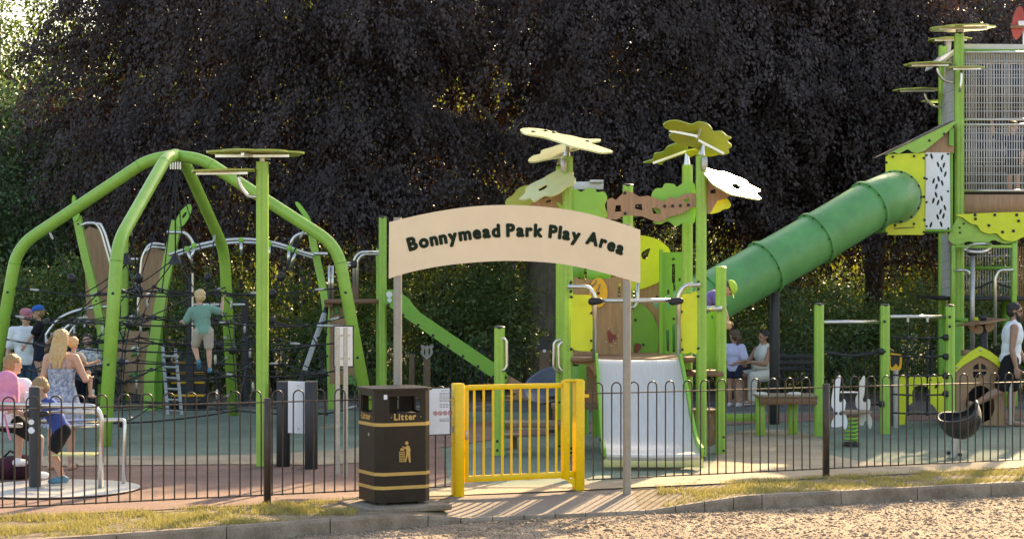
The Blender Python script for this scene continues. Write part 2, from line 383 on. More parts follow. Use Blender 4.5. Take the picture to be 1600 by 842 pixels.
# ------------------------------------------------------------------ trees
def leaf_cloud(centers, dirs, size, droop=.7, aspect=.62, jit=.55, ujit=.6):
    n = len(centers); d = dirs + rng.normal(0, jit, (n, 3)); d[:, 2] -= droop; d /= np.linalg.norm(d, axis=1)[:, None]
    up = rng.normal(0, ujit, (n, 3)); up[:, 2] += .8; up[:, 1] -= .35
    s = np.cross(d, up); s /= (np.linalg.norm(s, axis=1)[:, None] + 1e-9); nn = np.cross(s, d)
    L = size*rng.uniform(.55, 1.4, n)[:, None]; W = L*aspect*.5
    a = centers; b = centers + d*L*.5 + s*W + nn*L*.08; c = centers + d*L; e = centers + d*L*.5 - s*W + nn*L*.08
    v = np.stack([a, b, c, e], 1).reshape(-1, 3); f = np.arange(n*4).reshape(-1, 4); return v, f
def sprays(starts, dirs, length, per, spread):
    """leafy hanging branchlets: leaves strewn along curved lines"""
    n = len(starts); t = rng.random((n, per))*length[:, None]
    p = starts[:, None, :] + dirs[:, None, :]*t[..., None]; p[..., 2] -= (t**2)*.35
    p += rng.normal(0, 1, (n, per, 3))*spread*(1.1-.5*t[..., None]/length[:, None, None])
    return p.reshape(-1, 3), np.repeat(dirs, per, 0)
def n3(p, s, o=0): return np.array([noise.noise(Vector((a*s+o, b*s+o*2, c*s-o))) for a, b, c in p])
def wood(parent, base, top, r0, r1, limbs, m, ztop=None):
    base = Vector(base); top = Vector(top); pts = []; rs = []
    for i in range(9):
        t = i/8; p = base.lerp(top, t) + Vector((noise.noise(base + Vector((0, 0, t*3)))*.12*t, noise.noise(base*1.7 + Vector((0, 5, t*3)))*.12*t, 0))
        pts.append(p); rs.append((r0 + (r1-r0)*t)*(1 + .5*max(0, .12-t)/.12))
    tr = MB().tube(pts, rs, 16)
    for k, v in enumerate(tr.v):
        a = math.atan2(v.y-base.y, v.x-base.x); q = noise.noise(Vector((math.cos(a)*1.6, math.sin(a)*1.6, v.z*.35)))*.12*r0/.5
        v += Vector((math.cos(a)*q, math.sin(a)*q, 0))
    part('trunk', tr, m, parent, sm=True)
    for (t, dx, dy, dz, r) in limbs:
        a = base.lerp(top, t); b = a + Vector((dx, dy, dz)); mid = a.lerp(b, .5) + Vector((0, 0, -abs(dz)*.12 + .3))
        l = [tuple(q) for q in smooth([a, a.lerp(mid, .5) + Vector((.1, 0, .1)), mid, mid.lerp(b, .6) + Vector((0, .2, .15)), b], 4, False)]
        mb = MB().tube(l, [r*(1-.85*i/(len(l)-1)) for i in range(len(l))], 8); part('limb', mb, m, parent, sm=True)
def crown(parent, pts, dirs, size, m, droop=.7, aspect=.62, name='crown', jit=.55, ujit=.6):
    v, f = leaf_cloud(pts, dirs, size, droop, aspect, jit, ujit); v = v - np.array(OFF[parent.name])[None]
    o = scatter_mesh(name, v, f, 4, m, None); o.parent = parent; OFF[o.name] = OFF[parent.name]; return o
M_bark = mat('beech_bark', (.21, .18, .14), .9, var=.35, scale=3, stretch=(3, 3, .8), bump=.8, bscale=9)
M_bark2 = mat('dark_bark', (.05, .038, .026), .9, var=.4, scale=5, stretch=(5, 5, 1), bump=.7, bscale=14)
M_beech = leafmat('copper_beech_leaves', (.017, .0135, .0125), (.08, .06, .056), (.16, .055, .012), .12, .5, .3, .7)
M_leafg = leafmat('green_leaves', (.045, .1, .025), (.12, .19, .05), (.25, .36, .04), .3)
M_leafd = leafmat('dark_shrub_leaves', (.05, .1, .035), (.15, .205, .078), (.22, .32, .04), .3)
M_leafy = leafmat('sunlit_yellow_green_leaves', (.06, .11, .018), (.14, .18, .03), (.4, .42, .04), .42)
M_leafw = leafmat('grey_green_leaves', (.07, .13, .06), (.16, .24, .11), (.2, .32, .1), .25)
def ztop(x, y):  # unseen crown tops, shaped along the sun rays to keep the foreground lit
    return np.maximum((y - np.interp(x, [5.5, 9.5], [19.4, 24.2]))*.546, 7.7 + (y-40)*.2)
def beech(label, base, cx, rx, cy, ry, zlow, n, per, limbs, r0, seed, lowfn):
    global rng
    rng = np.random.default_rng(seed)
    t = thing('copper_beech_tree', label, 'tree', base)
    wood(t, base, (base[0]+.2, base[1]+.3, 10), r0, r0*.45, limbs, M_bark if r0 > .4 else M_bark2)
    x = rng.uniform(-1, 1, n*3); y = rng.uniform(-1, 1, n*3); r2 = x*x + y*y; ok = r2 < 1; x, y, r2 = x[ok], y[ok], r2[ok]
    keep = rng.random(len(x)) < (.25 + .75*r2**1.2)*np.where(y < .2, 1, .6); x, y, r2 = x[keep][:n], y[keep][:n], r2[keep][:n]
    X = cx + x*rx; Y = cy + y*ry; lo = lowfn(X, r2); hi = ztop(X, Y)*(1-.28*np.maximum(r2-.55, 0))
    z = lo + (hi-lo)*rng.random(len(X))**1.05
    p = np.stack([X, Y, z], -1); g = n3(p*np.array([1, 1, .6]), .36, seed) + .55*n3(p*np.array([1, 1, .6]), .95, seed+3)
    p = p[(g > -.28) & ~((np.abs(p[:, 0]-.75) < 1.15) & (p[:, 1] < 41) & (p[:, 2] < 4.5) & (seed == 11))]; X, Y = p[:, 0], p[:, 1]
    d = np.stack([(X-cx)/rx, (Y-cy)/ry, np.zeros(len(X))], -1)*.5 + rng.normal(0, .25, (len(X), 3)); d[:, 2] -= .55; d /= np.linalg.norm(d, axis=1)[:, None]
    # boughs: umbrella-shaped tiers of hanging sprays, with thin leafage filling between them
    nb_ = len(p)//11; c = p[:nb_]; k = 15
    an = rng.uniform(0, 6.283, (nb_, k)); rr = np.sqrt(rng.random((nb_, k)))*rng.uniform(.6, 1.35, (nb_, 1)); ox, oy = rr*np.cos(an), rr*np.sin(an)
    bp = np.stack([c[:, None, 0]+ox*1.15, c[:, None, 1]+oy*.8, c[:, None, 2]+.25-.42*rr**2], -1).reshape(-1, 3)
    bd_ = np.stack([ox, oy, -.25-.7*rr], -1).reshape(-1, 3) + rng.normal(0, .18, (nb_*k, 3)); bd_ /= np.linalg.norm(bd_, axis=1)[:, None]
    ok = bp[:, 2] < ztop(bp[:, 0], bp[:, 1]); ok &= ~((np.abs(bp[:, 0]-.75) < 1.1) & (bp[:, 1] < 41) & (bp[:, 2] < 4.5) & (seed == 11)); bp, bd_ = bp[ok], bd_[ok]
    q1, d1_ = sprays(bp, bd_, rng.uniform(.5, 1.15, len(bp)), 62, .085)
    fi = rng.random(len(p)) < .32; q2, d2_ = sprays(p[fi], d[fi], rng.uniform(.7, 1.7, fi.sum()), per//2, .2)
    q, dd = np.concatenate([q1, q2]), np.concatenate([d1_, d2_])
    crown(t, q, dd, .08, M_beech, .75, .6, 'crown', .42, .38)
    # fine bare twigs showing between the leaves
    for i in rng.choice(len(p), 90, False):
        a = Vector(p[i]); b = a + Vector(d[i])*1.2
        if a.y < cy-1.5: part('twig', MB().tube([a - Vector((0, -.4, -.2)), a, a.lerp(b, .5) + Vector((0, 0, .08)), b], [.02, .014, .01, .004], 4), M_bark2, t, sm=True)
    return t
low1 = lambda X, r2: np.interp(X, [-10, -8.9, -8.0, -6, -3, 0, 3, 6, 9], [5.8, 5.2, 2.6, 3.3, 3.5, 4.0, 4.3, 3.6, 3.2]) + rng.normal(0, .5, len(X))
beech('huge copper beech with a thick grey trunk behind the arched sign', (.7, 40.3, 0), -.4, 9.4, 41.5, 5.6, 2.5, 9000, 92,
      [(.32, -4.5, -1, 2.2, .2), (.4, 4, -.6, 2, .2), (.36, -1.5, -3.4, 2, .16), (.45, -6, 1, 3, .22), (.5, 5.5, 1, 3, .2), (.55, 2, -3, 2.5, .14), (.3, -6.5, .6, 1.0, .13), (.42, 2.5, 3, 3, .2)], .5, 11, low1)
low2 = lambda X, r2: np.interp(X, [4, 7, 9, 12, 15], [3.7, 4.1, 4.2, 4.0, 3.6]) + rng.normal(0, .55, len(X))
beech('second copper beech with a slim dark trunk left of the climbing tower', (8.0, 42.5, 0), 10.2, 6.0, 42.5, 5.0, 2.5, 5600, 92,
      [(.3, 3, -.6, 1.6, .1), (.34, -3, .4, 1.8, .1), (.45, 2.5, 1, 2.5, .1), (.25, 2.2, .3, -.4, .07), (.4, -1.5, -2, 2, .09), (.28, -1.6, .2, .9, .06)], .24, 12, low2)
def bushy(kind, label, x, y, rx, ry, z0, z1, n, size, m, seed, trunk=None, group=None, limbs=(), hole=-.2, per=30, spread=.16, droop=.35, sp=(.3, .8)):
    global rng
    rng = np.random.default_rng(seed); t = thing(kind, label, 'shrub' if 'shrub' in kind else 'tree', (x, y, 0), group)
    if trunk: wood(t, (x, y, 0), (x + trunk[1], y, trunk[2]), trunk[0], trunk[0]*.4, limbs, M_bark2)
    else:
        mb = MB()
        for k in range(5):
            a = rng.uniform(0, 6.28); mb.tube([(x, y, 0), (x+math.cos(a)*rx*.3, y+math.sin(a)*ry*.3, z1*.4), (x+math.cos(a)*rx*.6, y+math.sin(a)*ry*.6, z1*.8)], [.05, .035, .01], 6)
        part('stems', mb, M_bark2, t, sm=True)
    v = rng.normal(0, 1, (n, 3)); v /= np.linalg.norm(v, axis=1)[:, None]; v *= (rng.random(n)**(1/3.5))[:, None]
    zc, rz = (z0+z1)/2, (z1-z0)/2
    p = np.stack([x + v[:, 0]*rx, y + v[:, 1]*ry, zc + v[:, 2]*rz], -1)
    g = n3(p, .75, seed*.37) + .5*n3(p, 1.9, seed*.7); p = p[(g > hole) & (p[:, 2] > .05)]; v = (p - np.array([x, y, zc]))/np.array([rx, ry, rz])
    d = v*.8 + rng.normal(0, .4, v.shape); d /= np.linalg.norm(d, axis=1)[:, None]
    q, dd = sprays(p, d, rng.uniform(sp[0], sp[1], len(p)), per, spread); q[:, 2] = np.maximum(q[:, 2], .03)
    crown(t, q, dd, size, m, droop, .5, 'crown' if trunk else 'foliage'); return t
# shrubs under the beeches, behind the black railing
sh = [(-4.6, 37.3, 1.5, 1.0, 0, 2.0, M_leafg, 'bright ferny shrub behind the black railing left of the climbing net post'),
      (-2.9, 37.6, 1.3, 1.0, 0, 1.75, M_leafg, 'low green shrub behind the black railing beside the grey sign backs'),
      (-1.5, 38.6, 1.7, 1.2, 0, 3.0, M_leafd, 'tall dark shrub seen under the arched sign, left half'),
      (-.75, 38.3, .95, 1.0, 0, 2.2, M_leafd, 'dark shrub against the left of the big beech trunk'),
      (1.6, 42.3, 1.6, 1.2, 0, 2.3, M_leafd, 'dark shrub behind the right side of the big beech trunk'),
      (4.2, 38.6, 1.6, 1.1, 0, 2.4, M_leafd, 'dark shrub behind the seated woman in white'),
      (6.1, 37.9, 1.5, 1.1, 0, 1.75, M_leafd, 'shaded shrub behind the two tall posts with the rope net'),
      (8.3, 38.2, 1.7, 1.1, 0, 1.7, M_leafd, 'shaded shrub behind the yellow crawl panel'),
      (10.4, 38.0, 1.6, 1.1, 0, 2.4, M_leafd, 'shaded shrub behind the climbing tower'),
      (-6.6, 37.6, 1.4, 1.0, 0, 2.1, M_leafd, 'dark shrub behind the brown climbing panel with frogs'),
      (-8.6, 37.9, 1.5, 1.0, 0, 2.3, M_leafd, 'dark shrub behind the woman in the blue dress'),
      (-10.4, 37.8, 1.6, 1.0, 0, 2.4, M_leafd, 'dark shrub at the left edge behind the man in white')]
for k, (x, y, rx, ry, z0, z1, m, lab) in enumerate(sh):
    bushy('shrub', lab, x, y, rx, ry, z0, z1, 560, .09, m, 40+k, group='shrubs behind the black railing', hole=-.25)
# darker understorey trees between the beeches and the sunlit trees
us = [(-5.4, 47.5, 2.6, 1.6, .2, 4.6, 'dark understorey tree behind the net climber'), (-1.0, 48, 2.6, 1.6, .2, 4.2, 'dark understorey tree seen left of the beech trunk under the arched sign'), (3.0, 48, 2.4, 1.6, .2, 4.4, 'dark understorey tree behind the play unit'),
      (6.6, 48.5, 2.3, 1.6, .2, 2.7, 'dark understorey tree below the green tube slide'), (11.8, 48.5, 2.6, 1.6, .2, 4.4, 'dark understorey tree behind the tower base'), (-9.4, 49, 2.4, 1.6, .2, 5.0, 'dark understorey tree behind the left curved post')]
for k, (x, y, rx, ry, z0, z1, lab) in enumerate(us):
    bushy('understorey_tree', lab, x, y, rx, ry, z0, z1, 700, .12, M_leafd, 120+k, trunk=(.1, .1, z1*.7), group='dark trees under the beeches', hole=-.3)
# trees behind: sunlit from the far side
bt = [(-2.0, 52, 3.4, 3, 1.2, 8, M_leafy, 'sunlit yellow-green tree glowing behind the tall post with the top leaf discs'),
      (9.2, 53, 3.6, 3, .5, 7.4, M_leafy, 'sunlit yellow-green tree glowing under the second beech'),
      (3.6, 55, 3.4, 3, .6, 8, M_leafy, 'sunlit tree glowing behind the green tube slide'),
      (-7.2, 56, 3.6, 3, 1, 9, M_leafy, 'sunlit tree glimpsed through the big beech behind the net climber'),
      (14.2, 53, 3.2, 3, .6, 8, M_leafy, 'sunlit tree at the right edge behind the climbing tower')]
for k, (x, y, rx, ry, z0, z1, m, lab) in enumerate(bt):
    bushy('broadleaf_tree', lab, x, y, rx, ry, z0, z1, 900, .16, m, 70+k, trunk=(.22, .2, z1*.7), group='sunlit trees behind the beeches', hole=-.1, spread=.25,
          limbs=[(.4, 1.6, 0, 1.4, .08), (.5, -1.5, 0, 1.5, .08)], sp=(.4, 1.1))
# green trees at the left edge
lt = [(-11.0, 42.5, 2.6, 2.4, 1.0, 6.4, M_leafw, 'soft grey-green tree at the left edge behind the green net leg', -.45),
      (-12.6, 46, 2.6, 2.4, 3.6, 9.8, M_leafg, 'tall green tree with sky showing through at the top left corner', -.25),
      (-9.6, 46.5, 2.0, 2.2, 2.0, 8.3, M_leafg, 'green tree between the beech and the left edge tree', -.35),
      (-13.2, 39.5, 2.2, 2, .4, 4.8, M_leafd, 'dark green bushy tree low at the left edge', -.3)]
for k, (x, y, rx, ry, z0, z1, m, lab, hole) in enumerate(lt):
    bushy('broadleaf_tree', lab, x, y, rx, ry, z0, z1, 2000, .11, m, 90+k, trunk=(.16, .3, z1*.85), group='green trees at the left', hole=hole,
          limbs=[(.5, 1.2, 0, 1.6, .07), (.6, -1.2, -.3, 1.4, .06), (.7, .8, -.3, 1.2, .05)])
# far wood closing the view
rng = np.random.default_rng(5)
n = 4600; xx = rng.uniform(-34, 36, n); yy = rng.uniform(94, 104, n); hh = np.array([17.5 + 1.6*noise.noise(Vector((a*.25, 0, 0))) - (7.5 if a < -20 else 0) for a in xx]); zz = hh*rng.random(n)
q, dd = sprays(np.stack([xx, yy, zz], -1), rng.normal(0, .5, (n, 3)), rng.uniform(.6, 1.8, n), 24, .6); q[:, 2] = np.maximum(q[:, 2], .05)
v, f = leaf_cloud(q, dd, .5, .3, .7); scatter_mesh('far_wood', v, f, 4, M_leafd, 'stuff', 'far wood of green trees closing the view behind the beeches', 'wood')

# fallen leaves on the play surface
rng = np.random.default_rng(21); n = 700; x = rng.uniform(-7, 9, n); y = 19.8 + .45*x + rng.random(n)**1.3*13
v, f = leaf_cloud(np.stack([x, y, np.full(n, .03)], -1), rng.normal(0, 1, (n, 3)), .05, 0, .6); v[:, 2] = .02 + (v[:, 2]-.03)*.12
scatter_mesh('fallen_leaves', v, f, 4, mat('dead_leaf', (.1, .06, .03), .8, col2=(.3, .2, .08), scale=8), 'stuff', 'scattered dry leaves on the play surface', 'leaves')
# ------------------------------------------------------------------ bow-top railings
def hoop_mesh(hgt, wd, r, m, z0):
    mb = MB(); pts = [(-wd/2, 0, z0), (-wd/2, 0, hgt-wd/2)]
    pts += [(-wd/2*math.cos(a), 0, hgt-wd/2 + wd/2*math.sin(a)) for a in [math.pi*k/9 for k in range(1, 9)]]
    pts += [(wd/2, 0, hgt-wd/2), (wd/2, 0, z0)]
    return mesh_of(mb.tube(pts, r, 8), m, Vector((0, 0, 0)), 50)
def railing(label, a, b, posts, hgt=1.1, pitch=.212, r=.0075, m=M_fence, railz=(.1, .99), postw=.06, rz=FENCE_A, skip=None):
    a, b = Vector(a), Vector(b); L = (b-a).length; d = (b-a).normalized(); rot = math.atan2(d.y, d.x)
    t = thing('bow_top_fence', label, 'fence', a, rz=rot); OFF[t.name] = Vector((0, 0, 0))
    me = hoop_mesh(hgt, pitch*.5, r, m, railz[0]-.01); n = int(L/pitch)
    for k in range(n):
        s = (k+.5)*pitch + .02
        if any(abs(s-p) < .05 for p in posts): continue
        o = bpy.data.objects.new('hoop', me); C.objects.link(o); o.parent = t; o.location = (s, 0, 0); o.rotation_euler = (R(random.gauss(0, .25)), 0, R(random.gauss(0, 2.5))); OFF[o.name] = Vector((0, 0, 0))
    for z in railz:
        part('rail', MB().box((L/2, 0, z), (L, .036, .011) if hgt > 1 else (L, .03, .012)), m, t, local=True)
    for p in posts:
        q = part('fence_post', MB().box((p, .0, (hgt-.07)/2), (postw, postw, hgt-.07), bev=.006), m, t, local=True)
    return t
railing('dark brown bow-top fence running left from the litter bin', (-7.6, fence_y(-7.6), 0), (-.62, fence_y(-.62), 0), [2.82, 5.75])
railing('dark brown bow-top fence running right from the yellow gate', (.78, fence_y(.78), 0), (9.6, fence_y(9.6), 0), [2.93, 5.8, 8.67])
railing('black bow-top fence at the back of the playground under the trees', (-10.3, 35.2, 0), (10.9, 35.2, 0), [1.5+2.75*k for k in range(8)], hgt=.98, pitch=.2125*1.02, r=.008, m=M_bfence, railz=(.1, .86), postw=.05)
# ------------------------------------------------------------------ entrance: gate, sign, bin, notice
def local_thing(name, label, cat, loc, rz, group=None):
    t = thing(name, label, cat, loc, group, rz); OFF[t.name] = Vector((0, 0, 0)); return t
def rbox_post(parent, name, x, y, z0, z1, w, m, d=None, bev=.008):
    return part(name, MB().box((x, y, (z0+z1)/2), (w, d or w, z1-z0), bev=bev), m, parent)
GL = Vector((-.595, fence_y(-.595)-.02, -.03)); GR = Vector((.735, fence_y(.735)-.02, -.03)); GLEN = (GR-GL).length
def gs(xz): return (xz-502)/(1110-502)*GLEN          # zoomed photo column -> metres along the gate
g = local_thing('gate_post', 'left yellow gate post beside the white notice', 'gate post', GL, FENCE_A, 'yellow gate posts')
rbox_post(g, 'post', gs(525), 0, 0, 1.16, .105, M_yellow)
part('hinge', MB().tube([(gs(525)-.05, -.02, 1.0), (gs(525)-.1, -.02, 1.0)], .012, 8).box((gs(525)-.075, -.02, .995), (.05, .03, .02)), M_yellow, g)
g2 = local_thing('gate_post', 'right yellow gate post next to the grey sign post', 'gate post', GL, FENCE_A, 'yellow gate posts')
rbox_post(g2, 'post', gs(1088), 0, 0, 1.16, .1, M_yellow)
part('cap_bar', MB().box((gs(1062), 0, 1.163), (.2, .09, .02), bev=.004), M_yellow, g2)
part('foot_bracket', MB().slab([(gs(1020), -.03, .15), (gs(1066), -.03, .15), (gs(1066), -.03, .02), (gs(1055), -.03, .09)], off=(0, .02, 0)), M_yellow, g2)
part('hinge', MB().box((gs(1088)+.075, -.02, 1.0), (.06, .03, .03)), M_yellow, g2)
gate = local_thing('yellow_gate', 'closed bright yellow metal gate with vertical bars under the arched sign', 'gate', GL, FENCE_A)
def gbar(name, x, z0, z1, w): return part(name, MB().box((gs(x), 0, (z0+z1)/2), (w, w, z1-z0), bev=.004), M_yellow, gate)
gbar('stile', 564, .165, 1.14, .04); gbar('stile', 1025, .15, 1.16, .072)
a, b = gs(556), gs(1052)
part('top_rail', MB().box(((a+gs(1005))/2, 0, 1.115), (gs(1005)-a, .045, .05), bev=.004), M_yellow, gate)
part('bottom_rail', MB().box(((a+gs(1066))/2, 0, .195), (gs(1066)-a, .047, .06), bev=.004), M_yellow, gate)
for x in (600, 643, 686, 729, 771, 813, 857, 898, 940, 982):
    part('bar', MB().tube([(gs(x), 0, .22), (gs(x), 0, 1.095)], .0125, 10), M_yellow, gate)
part('latch', MB().box((gs(560), -.028, .64), (.03, .016, .09), bev=.004), M_galv, gate)

# arched entrance sign
SA, SB = P(609, 440, 18.98), P(1001, 440, 19.72); SD = (SB-SA).normalized(); SN = Vector((SD.y, -SD.x, 0))     # SN faces the camera
zs = zf(580, 300, 3.239)
arch = thing('entrance_sign', 'cream arched entrance sign with dark green lettering on two grey posts', 'sign', onplane(800, 440, SA, SN) * Vector((1, 1, 0)) if False else Vector(((SA.x+SB.x)/2, (SA.y+SB.y)/2, 0)))
top = smooth(zs([(92, 152), (300, 105), (500, 75), (680, 66), (860, 74), (1040, 98), (1200, 138), (1362, 192)]), 5, False)
bot = smooth(zs([(1362, 462), (1200, 415), (1060, 382), (930, 360), (780, 350), (650, 349), (500, 358), (350, 375), (200, 405), (90, 438)]), 5, False)
part('sign_board', MB().tilt(top + bot, SA, SN, .012), M_cream, arch, sm=20)
for px, yt in ((621.5, 340), (979.5, 350)):
    q = onplane(px, 440, SA - SN*.06, SN); zt = onplane(px, yt, SA - SN*.06, SN).z
    part('sign_post', MB().tube([(q.x, q.y, -.06), (q.x, q.y, zt)], .042, 14), M_greypost, arch)
    part('post_clamp', MB().tube([(q.x, q.y, zt-.2), (q.x, q.y, zt-.16)], .048, 14), M_galv, arch)
def glyph(ch, size, off, depth=.003):
    cu = bpy.data.curves.new('g', 'FONT'); cu.body = ch; cu.size = size; cu.offset = off; cu.extrude = depth; cu.resolution_u = 4
    o = bpy.data.objects.new('g', cu); C.objects.link(o); bpy.context.view_layer.update()
    me = bpy.data.meshes.new_from_object(o.evaluated_get(bpy.context.evaluated_depsgraph_get()))
    vs = [v.co.copy() for v in me.vertices]; fs = [list(p.vertices) for p in me.polygons]
    bpy.data.objects.remove(o); bpy.data.meshes.remove(me); return vs, fs
def lettering(txt, place, size, off, gap, depth=.003, bold=0):
    """place(s) -> (3-D point, right vector, up vector, normal) at distance s along the line"""
    mb = MB(); s = 0
    for ch in txt:
        if ch == ' ': s += size*.26; continue
        vs, fs = glyph(ch, size, off, depth); x0 = min(v.x for v in vs); x1 = max(v.x for v in vs)
        mid, r, u, n = place(s + (x1-x0)/2)
        for q in range(bold and 10 or 1):                       # rounded heavy strokes: the letter swept round a small circle
            dx, dy = bold*math.cos(.6283*q), bold*math.sin(.6283*q)
            mb.add([mid + r*(v.x-(x0+x1)/2+dx) + u*(v.y+dy) + n*(v.z+q*.00015) for v in vs], fs)
        s += x1-x0+gap+2*bold
    return mb, s
bl = [(640, 391.5), (660, 386.6), (700, 379), (740, 373), (780, 369.5), (820, 369), (850, 370), (880, 373.2), (910, 378.5), (940, 386.5), (975, 399)]
bl3 = [onplane(x, y, SA + SN*.004, SN) for x, y in smooth(bl, 6, False)]
cum = [0]
for i in range(1, len(bl3)): cum.append(cum[-1] + (bl3[i]-bl3[i-1]).length)
def arcplace(scale):
    def f(s):
        s = s*scale; i = max(1, min(int(np.searchsorted(cum, s)), len(cum)-1)); t = (s-cum[i-1])/(cum[i]-cum[i-1])
        p = bl3[i-1].lerp(bl3[i], t); r = (bl3[i]-bl3[i-1]).normalized(); return p, r, SN.cross(r), SN
    return f
sz = .174
_, tot = lettering('Bonnymead Park Play Area', lambda s: (Vector((s, 0, 0)), Vector((1, 0, 0)), Vector((0, 1, 0)), Vector((0, 0, 1))), sz, 0, .001, .0008, .0105)
mb, _ = lettering('Bonnymead Park Play Area', arcplace(cum[-1]/tot), sz, 0, .001, .0008, .0105); part('lettering', mb, M_ink, arch, sm=False)

# litter bin
BA = R(26)
binn = local_thing('litter_bin', 'dark brown octagonal litter bin with gold bands and gold lettering', 'litter bin', (-1.14, 18.56, 0), BA)
hw, hd, ch = .285, .27, .07
def octo(e=0):
    a, b, c = hw+e, hd+e, ch + e*.4; return [(-a+c, -b), (a-c, -b), (a, -b+c), (a, b-c), (a-c, b), (-a+c, b), (-a, b-c), (-a, -b+c)]
def ring(z0, z1, e): return MB().slab([(x, y, z0) for x, y in octo(e)], off=(0, 0, z1-z0))
def prism_wall(mb, z0, z1, e):
    o = octo(e); i_ = octo(e-.012); vs = [(x, y, z) for z in (z0, z1) for q in (o, i_) for x, y in q]
    fs = []
    for k in range(8):
        j = (k+1) % 8; fs += [[k, j, 16+j, 16+k], [8+k, 24+k, 24+j, 8+j], [16+k, 16+j, 24+j, 24+k], [k, 8+k, 8+j, j]]
    return mb.add(vs, fs)
mb = ring(.05, .85, 0); part('body', mb, M_bin, binn, sm=15)
# hood with four openings
mb = MB(); prism_wall(mb, .85, .9, 0); prism_wall(mb, 1.06, 1.11, 0)
o = octo(0)
for k in range(8):
    p, q = Vector((*o[k], 0)), Vector((*o[(k+1) % 8], 0)); d = (q-p).normalized(); n = Vector((d.y, -d.x, 0)); L = (q-p).length
    for a0, a1 in ([(0, .055), (L-.055, L)] if L > .15 else [(0, L)]):
        c = p + d*(a0+a1)/2 - n*.006; mb.box((c.x, c.y, .98), (a1-a0, .012, .16), rz=math.atan2(d.y, d.x))
part('hood', mb, M_bin, binn, sm=15)
part('liner', MB().box((.0, .0, .87), (.42, .4, .03)), M_black, binn)
part('hood_strut', MB().box((0.0, .05, .98), (.1, .02, .22)), M_bin, binn)
part('lid', ring(1.11, 1.135, .025), M_bin, binn, sm=15)
for z in (.775, .305, .175): part('gold_band', ring(z, z+.032, .004), M_gold, binn, sm=15)
mb = MB(); [mb.box((sx*.2, sy*.2, .025), (.06, .06, .06)) for sx in (-1, 1) for sy in (-1, 1)]
for sx in (-1, 1):
    for sy in (-1, 1): part('foot', MB().box((sx*.19, sy*.18, .025), (.06, .06, .05), bev=.005), M_black, binn)
fx = Vector((1, 0, 0)); up = Vector((0, 0, 1)); fn = Vector((0, -1, 0))
mb, tot = lettering('Litter', lambda s: (Vector((s-.14+.03, -hd-.002, .835)), fx, up, fn), .085, 0, .006, .0015, .003); 
for sx in (-.14, .165): part('lettering_dot', MB().box((sx+.0, -hd-.002, .86), (.008, .003, .008)), M_gold, binn)
part('lettering', mb, M_gold, binn, sm=False)
mb, tot = lettering('Litter', lambda s: (Vector((-hw-.002, .12-s, .835)), Vector((0, -1, 0)), up, Vector((-1, 0, 0))), .085, 0, .006, .0015, .003)
for sy in (.155, -.145): part('lettering_dot', MB().box((-hw-.002, sy, .86), (.003, .008, .008)), M_gold, binn)
part('lettering', mb, M_gold, binn, sm=False)
def icon(pts): return [(-.002 + (x-358)*.00155, -hd-.0035, .53 - (y-455)*.00155) for x, y in pts]
mb = MB(); sl_ = lambda p: mb.slab(icon(p), off=(0, .003, 0))
sl_(oval(371, 402, 11, 11, 14)); sl_([(342, 420), (362, 428), (372, 417), (386, 418), (397, 445), (393, 450), (397, 522), (387, 522), (378, 478), (366, 518), (357, 518), (368, 470), (368, 440), (360, 436), (340, 424)])
for q in ([(327, 436), (338, 432), (357, 436), (352, 447), (330, 446)],): sl_(q)
for i in range(5): x = 322+i*8.2; sl_([(x, 455), (x+3, 455), (x+2+(2-i)*.8, 516), (x-1+(2-i)*.8, 516)])
for y in (453, 468, 483, 498, 513): e = (y-453)*.06; sl_([(319+e, y), (361-e, y), (361-e, y+4), (319+e, y+4)])
part('litter_emblem', mb, M_gold, binn, sm=False)
part('lock', MB().tube([(-hw-.003, -.06, .69), (-hw+.004, -.06, .69)], .018, 12), M_galv, binn)
part('sticker', MB().box((-.2, -hd-.001, 1.055), (.035, .003, .045)), M_white, binn)
mb = MB(); mb.box((-1.13, 18.5, .0), (.86, .8, .05), rz=BA, bev=.01); struct('concrete_pad', mb, M_concrete)

# notice on the fence
NA = P(672, 608, 19.12); ND = FD; NN = Vector((ND.y, -ND.x, 0)); nz0 = .5
ns = thing('notice_board', 'white notice with three red prohibition circles on the fence behind the bin', 'notice', (NA.x, NA.y, .45))
def nq(s, z, lift=0): return NA + ND*s + NN*lift + Vector((0, 0, z - NA.z))
nz0, nz1, nw = .63, 1.085, .30; s0 = -.09
def nrect(a, b, c, d, lift, th): return MB().slab([nq(a, b, lift), nq(c, b, lift), nq(c, d, lift), nq(a, d, lift)], off=-NN*th)
part('backing_plate', nrect(s0-.01, nz0-.01, s0+nw+.01, nz1+.01, 0, .008), M_darkpost, ns); part('notice_face', nrect(s0, nz0, s0+nw, nz1, .003, .002), M_white, ns)
for rows in (((1.06, .12, .24),), ((1.035, .1, .24), (1.02, .1, .22), (1.0, .1, .25), (.985, .1, .26), (.97, .1, .25), (.955, .1, .24)), ((.925, .1, .26), (.91, .1, .25), (.895, .1, .2)), ((.78, .1, .25), (.767, .1, .26), (.755, .1, .2))):
  mb = MB()
  for z, a, b in rows:
    z0_ = z; x = a
    while x < b:
        l = random.uniform(.012, .035); l = min(l, b-x); mb.slab([nq(x, z0_, .005), nq(x+l, z0_, .005), nq(x+l, z0_+.006, .005), nq(x, z0_+.006, .005)], off=-NN*.001); x += l+.007
  part('notice_paragraph', mb, M_signgrey, ns, sm=False)
mb = MB()
for z, a, b, h in ((.695, .222, .268, .012), (.645, .235, .255, .045), (.643, .222, .268, .006), (.68, .225, .265, .006)): mb.slab([nq(a, z, .005), nq(b, z, .005), nq(b, z+h, .005), nq(a, z+h, .005)], off=-NN*.001)
part('notice_emblem', mb, M_signgrey, ns, sm=False)
